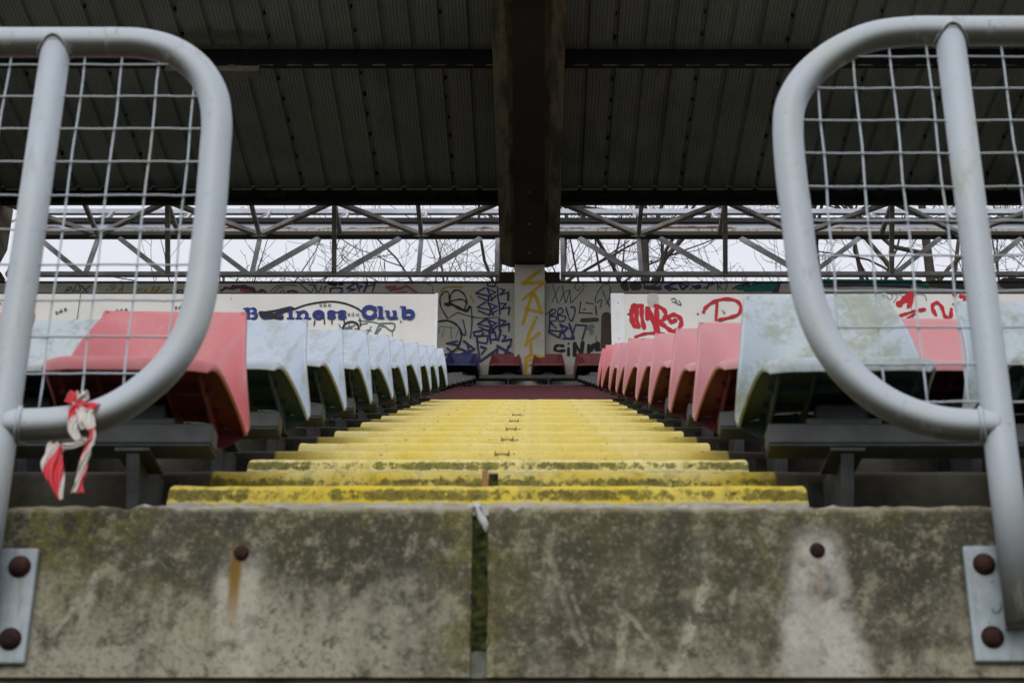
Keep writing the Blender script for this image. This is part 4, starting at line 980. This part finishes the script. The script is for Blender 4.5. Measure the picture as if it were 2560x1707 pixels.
# ------------------------------------------------------------------ trees
t = NT('bare_bark'); n = t.noise(3, 6, .7)
BARK = t.out(t.mix(t.ramp(n, .35, .65), (.075, .062, .050), (.045, .038, .034)), .9, .1)
def tree(x, y, h, r0, seed, label, lean=(0, 0), vis=(11.5, 18), zlow=8.0, dens=1.0):
    rnd = random.Random(seed); root = empty('bare_tree', label, 'tree', (x, y, -1.4), 'bare winter trees behind the stand')
    tr = MB(); cr = MB()
    def grow(p, d, L, r, lvl, mbx):
        n = 6
        pts = [p.copy()]; rs = [r]; q = p.copy(); dd = d.copy()
        for i in range(n):
            dd = (dd + Vector((rnd.gauss(0, .17), rnd.gauss(0, .17), rnd.gauss(.05, .15)))).normalized()
            q = q + dd * L / n; pts.append(q.copy()); rs.append(max(.0042, r * (1 - .72 * (i + 1) / n)))
        mbx.tube(pts, rs, 6 if lvl < 2 else (4 if lvl < 3 else 3), caps=False)
        if lvl >= 4: return
        z = p.z - 1.4
        nb = {0: 0, 1: 7, 2: 7, 3: 6}[lvl]
        if z < vis[0] - 2.5 and lvl > 1: nb = nb // 3
        for b in range(int(nb * dens + .5)):
            tt = rnd.uniform(.25, 1.0); k = min(int(tt * n), n - 1)
            pp = pts[k].lerp(pts[k+1], tt * n - k); ax = (pts[k+1] - pts[k]).normalized()
            a = ax.orthogonal().normalized(); a.rotate(Matrix.Rotation(rnd.uniform(0, 2 * math.pi), 3, ax))
            ang = rnd.uniform(.5, 1.15)
            nd = (ax * math.cos(ang) + a * math.sin(ang)); nd.z += .12; nd.normalize()
            grow(pp, nd, L * rnd.uniform(.38, .62), max(.0050, rs[k] * rnd.uniform(.38, .58)), lvl + 1, mbx)
    # trunk
    pts = []; rs = []; n = 12; q = Vector((0, 0, 0)); d = Vector((lean[0], lean[1], 1)).normalized()
    for i in range(n + 1):
        pts.append(q.copy()); rs.append(lerp(r0, .022, (i / n) ** .8)); d = (d + Vector((rnd.gauss(0, .035), rnd.gauss(0, .03), .02))).normalized(); q = q + d * h / n
    tr.tube(pts, rs, 10); tr.build('trunk', BARK, root, True)
    nl = int(16 * dens) + 4
    for i in range(nl):
        tt = rnd.uniform(zlow / h, .98); k = min(int(tt * n), n - 1); pp = pts[k].lerp(pts[k+1], tt * n - k)
        az = i * 2.4 + rnd.uniform(-.5, .5); el = rnd.uniform(.25, 1.0)
        grow(pp, Vector((math.cos(az) * math.cos(el), math.sin(az) * math.cos(el), math.sin(el))), rnd.uniform(.22, .34) * h * (1.15 - tt * .6), max(.02, rs[k] * .5), 1, cr)
    cr.build('crown', BARK, root, True, fix=False)
    return root
def tx(px_, y): return at(px_, 620, y).x
tree(tx(1290, 25), 25, 17.2, .24, 11, 'bare tree with drooping twigs seen left of the middle rafter', (-.01, 0), dens=.62)
tree(tx(1590, 26), 26, 18.5, .28, 5, 'bare tree with a leaning trunk just right of the middle rafter', (-.02, 0), dens=.6)
tree(tx(1930, 28), 28, 19.5, .28, 23, 'bare twiggy tree behind the right guard rail edge, between the trunks', dens=.5)
tree(tx(2240, 27), 27, 19, .22, 31, 'slim bare tree seen through the mesh of the right guard rail', (.01, 0), dens=.5)
tree(tx(2345, 25), 25, 18.5, .34, 42, 'bare tree with the thickest trunk, seen through the right mesh', (-.015, 0), dens=.55)
tree(tx(2570, 29), 29, 20, .3, 57, 'bare tree at the far right edge of the picture', dens=.6)
tree(tx(1420, 34), 34, 22.5, .3, 64, 'more distant bare tree directly behind the middle rafter', dens=.4)
tree(tx(2100, 36), 36, 23.5, .3, 71, 'more distant bare tree behind the right girder', dens=.45)
for i, (p_, hh, sd) in enumerate(((780, 14.9, 1), (690, 14.6, 2), (980, 14.8, 9))):
    tree(tx(p_, 26), 26, hh, .12, 80 + sd, ['bare sapling top poking over the wall left of the others', 'lowest bare sapling top above the wall, far left', 'bare sapling top just over the wall beside the tall tree'][i], (0, 0), (13, 16), 12.6, .22)

# ------------------------------------------------------------------ camera, light
cam = bpy.data.objects.new('camera', bpy.data.cameras.new('camera')); C.objects.link(cam)
cd = cam.data; cd.sensor_width = 36; cd.lens = F / 2560 * 36; cd.shift_x = -(CX - 1280) / 2560; cd.clip_end = 2000; cd.clip_start = .05
cam.rotation_euler = (R(90) + TH, 0, 0)
cd.dof.use_dof = True; cd.dof.focus_distance = 12.0; cd.dof.aperture_fstop = 9.0
bpy.context.scene.camera = cam

SUN_EL, SUN_AZ = R(30), R(190)       # high, soft, from behind the camera
w = bpy.data.worlds.new('World'); bpy.context.scene.world = w; w.use_nodes = True
nt = w.node_tree; sky = nt.nodes.new('ShaderNodeTexSky'); sky.sky_type = 'NISHITA'; sky.sun_disc = False
sky.sun_elevation = SUN_EL; sky.sun_rotation = SUN_AZ; sky.air_density = 1.0; sky.dust_density = 6.0; sky.ozone_density = 1.0
hs = nt.nodes.new('ShaderNodeHueSaturation'); hs.inputs['Saturation'].default_value = .15
nt.links.new(sky.outputs[0], hs.inputs['Color'])
mx = nt.nodes.new('ShaderNodeMix'); mx.data_type = 'RGBA'; mx.inputs[0].default_value = .82      # thick even cloud over the sky
nt.links.new(hs.outputs[0], mx.inputs[6]); mx.inputs[7].default_value = (5.65, 5.75, 6.35, 1)
bg = nt.nodes['Background']; nt.links.new(mx.outputs[2], bg.inputs[0]); bg.inputs[1].default_value = .14
sl = bpy.data.lights.new('sun', 'SUN'); sl.energy = .9; sl.angle = R(50); sl.color = (1, .97, .93)
so = bpy.data.objects.new('sun', sl); C.objects.link(so)
dirv = Vector((math.sin(SUN_AZ) * math.cos(SUN_EL), math.cos(SUN_AZ) * math.cos(SUN_EL), math.sin(SUN_EL)))
so.rotation_euler = dirv.to_track_quat('Z', 'Y').to_euler(); so.location = (0, -5, 20)
sc = bpy.context.scene
sc.view_settings.view_transform = 'Standard'; sc.view_settings.look = 'None'; sc.view_settings.exposure = .15; sc.view_settings.gamma = 1
sc.cycles.max_bounces = 8; sc.cycles.diffuse_bounces = 5
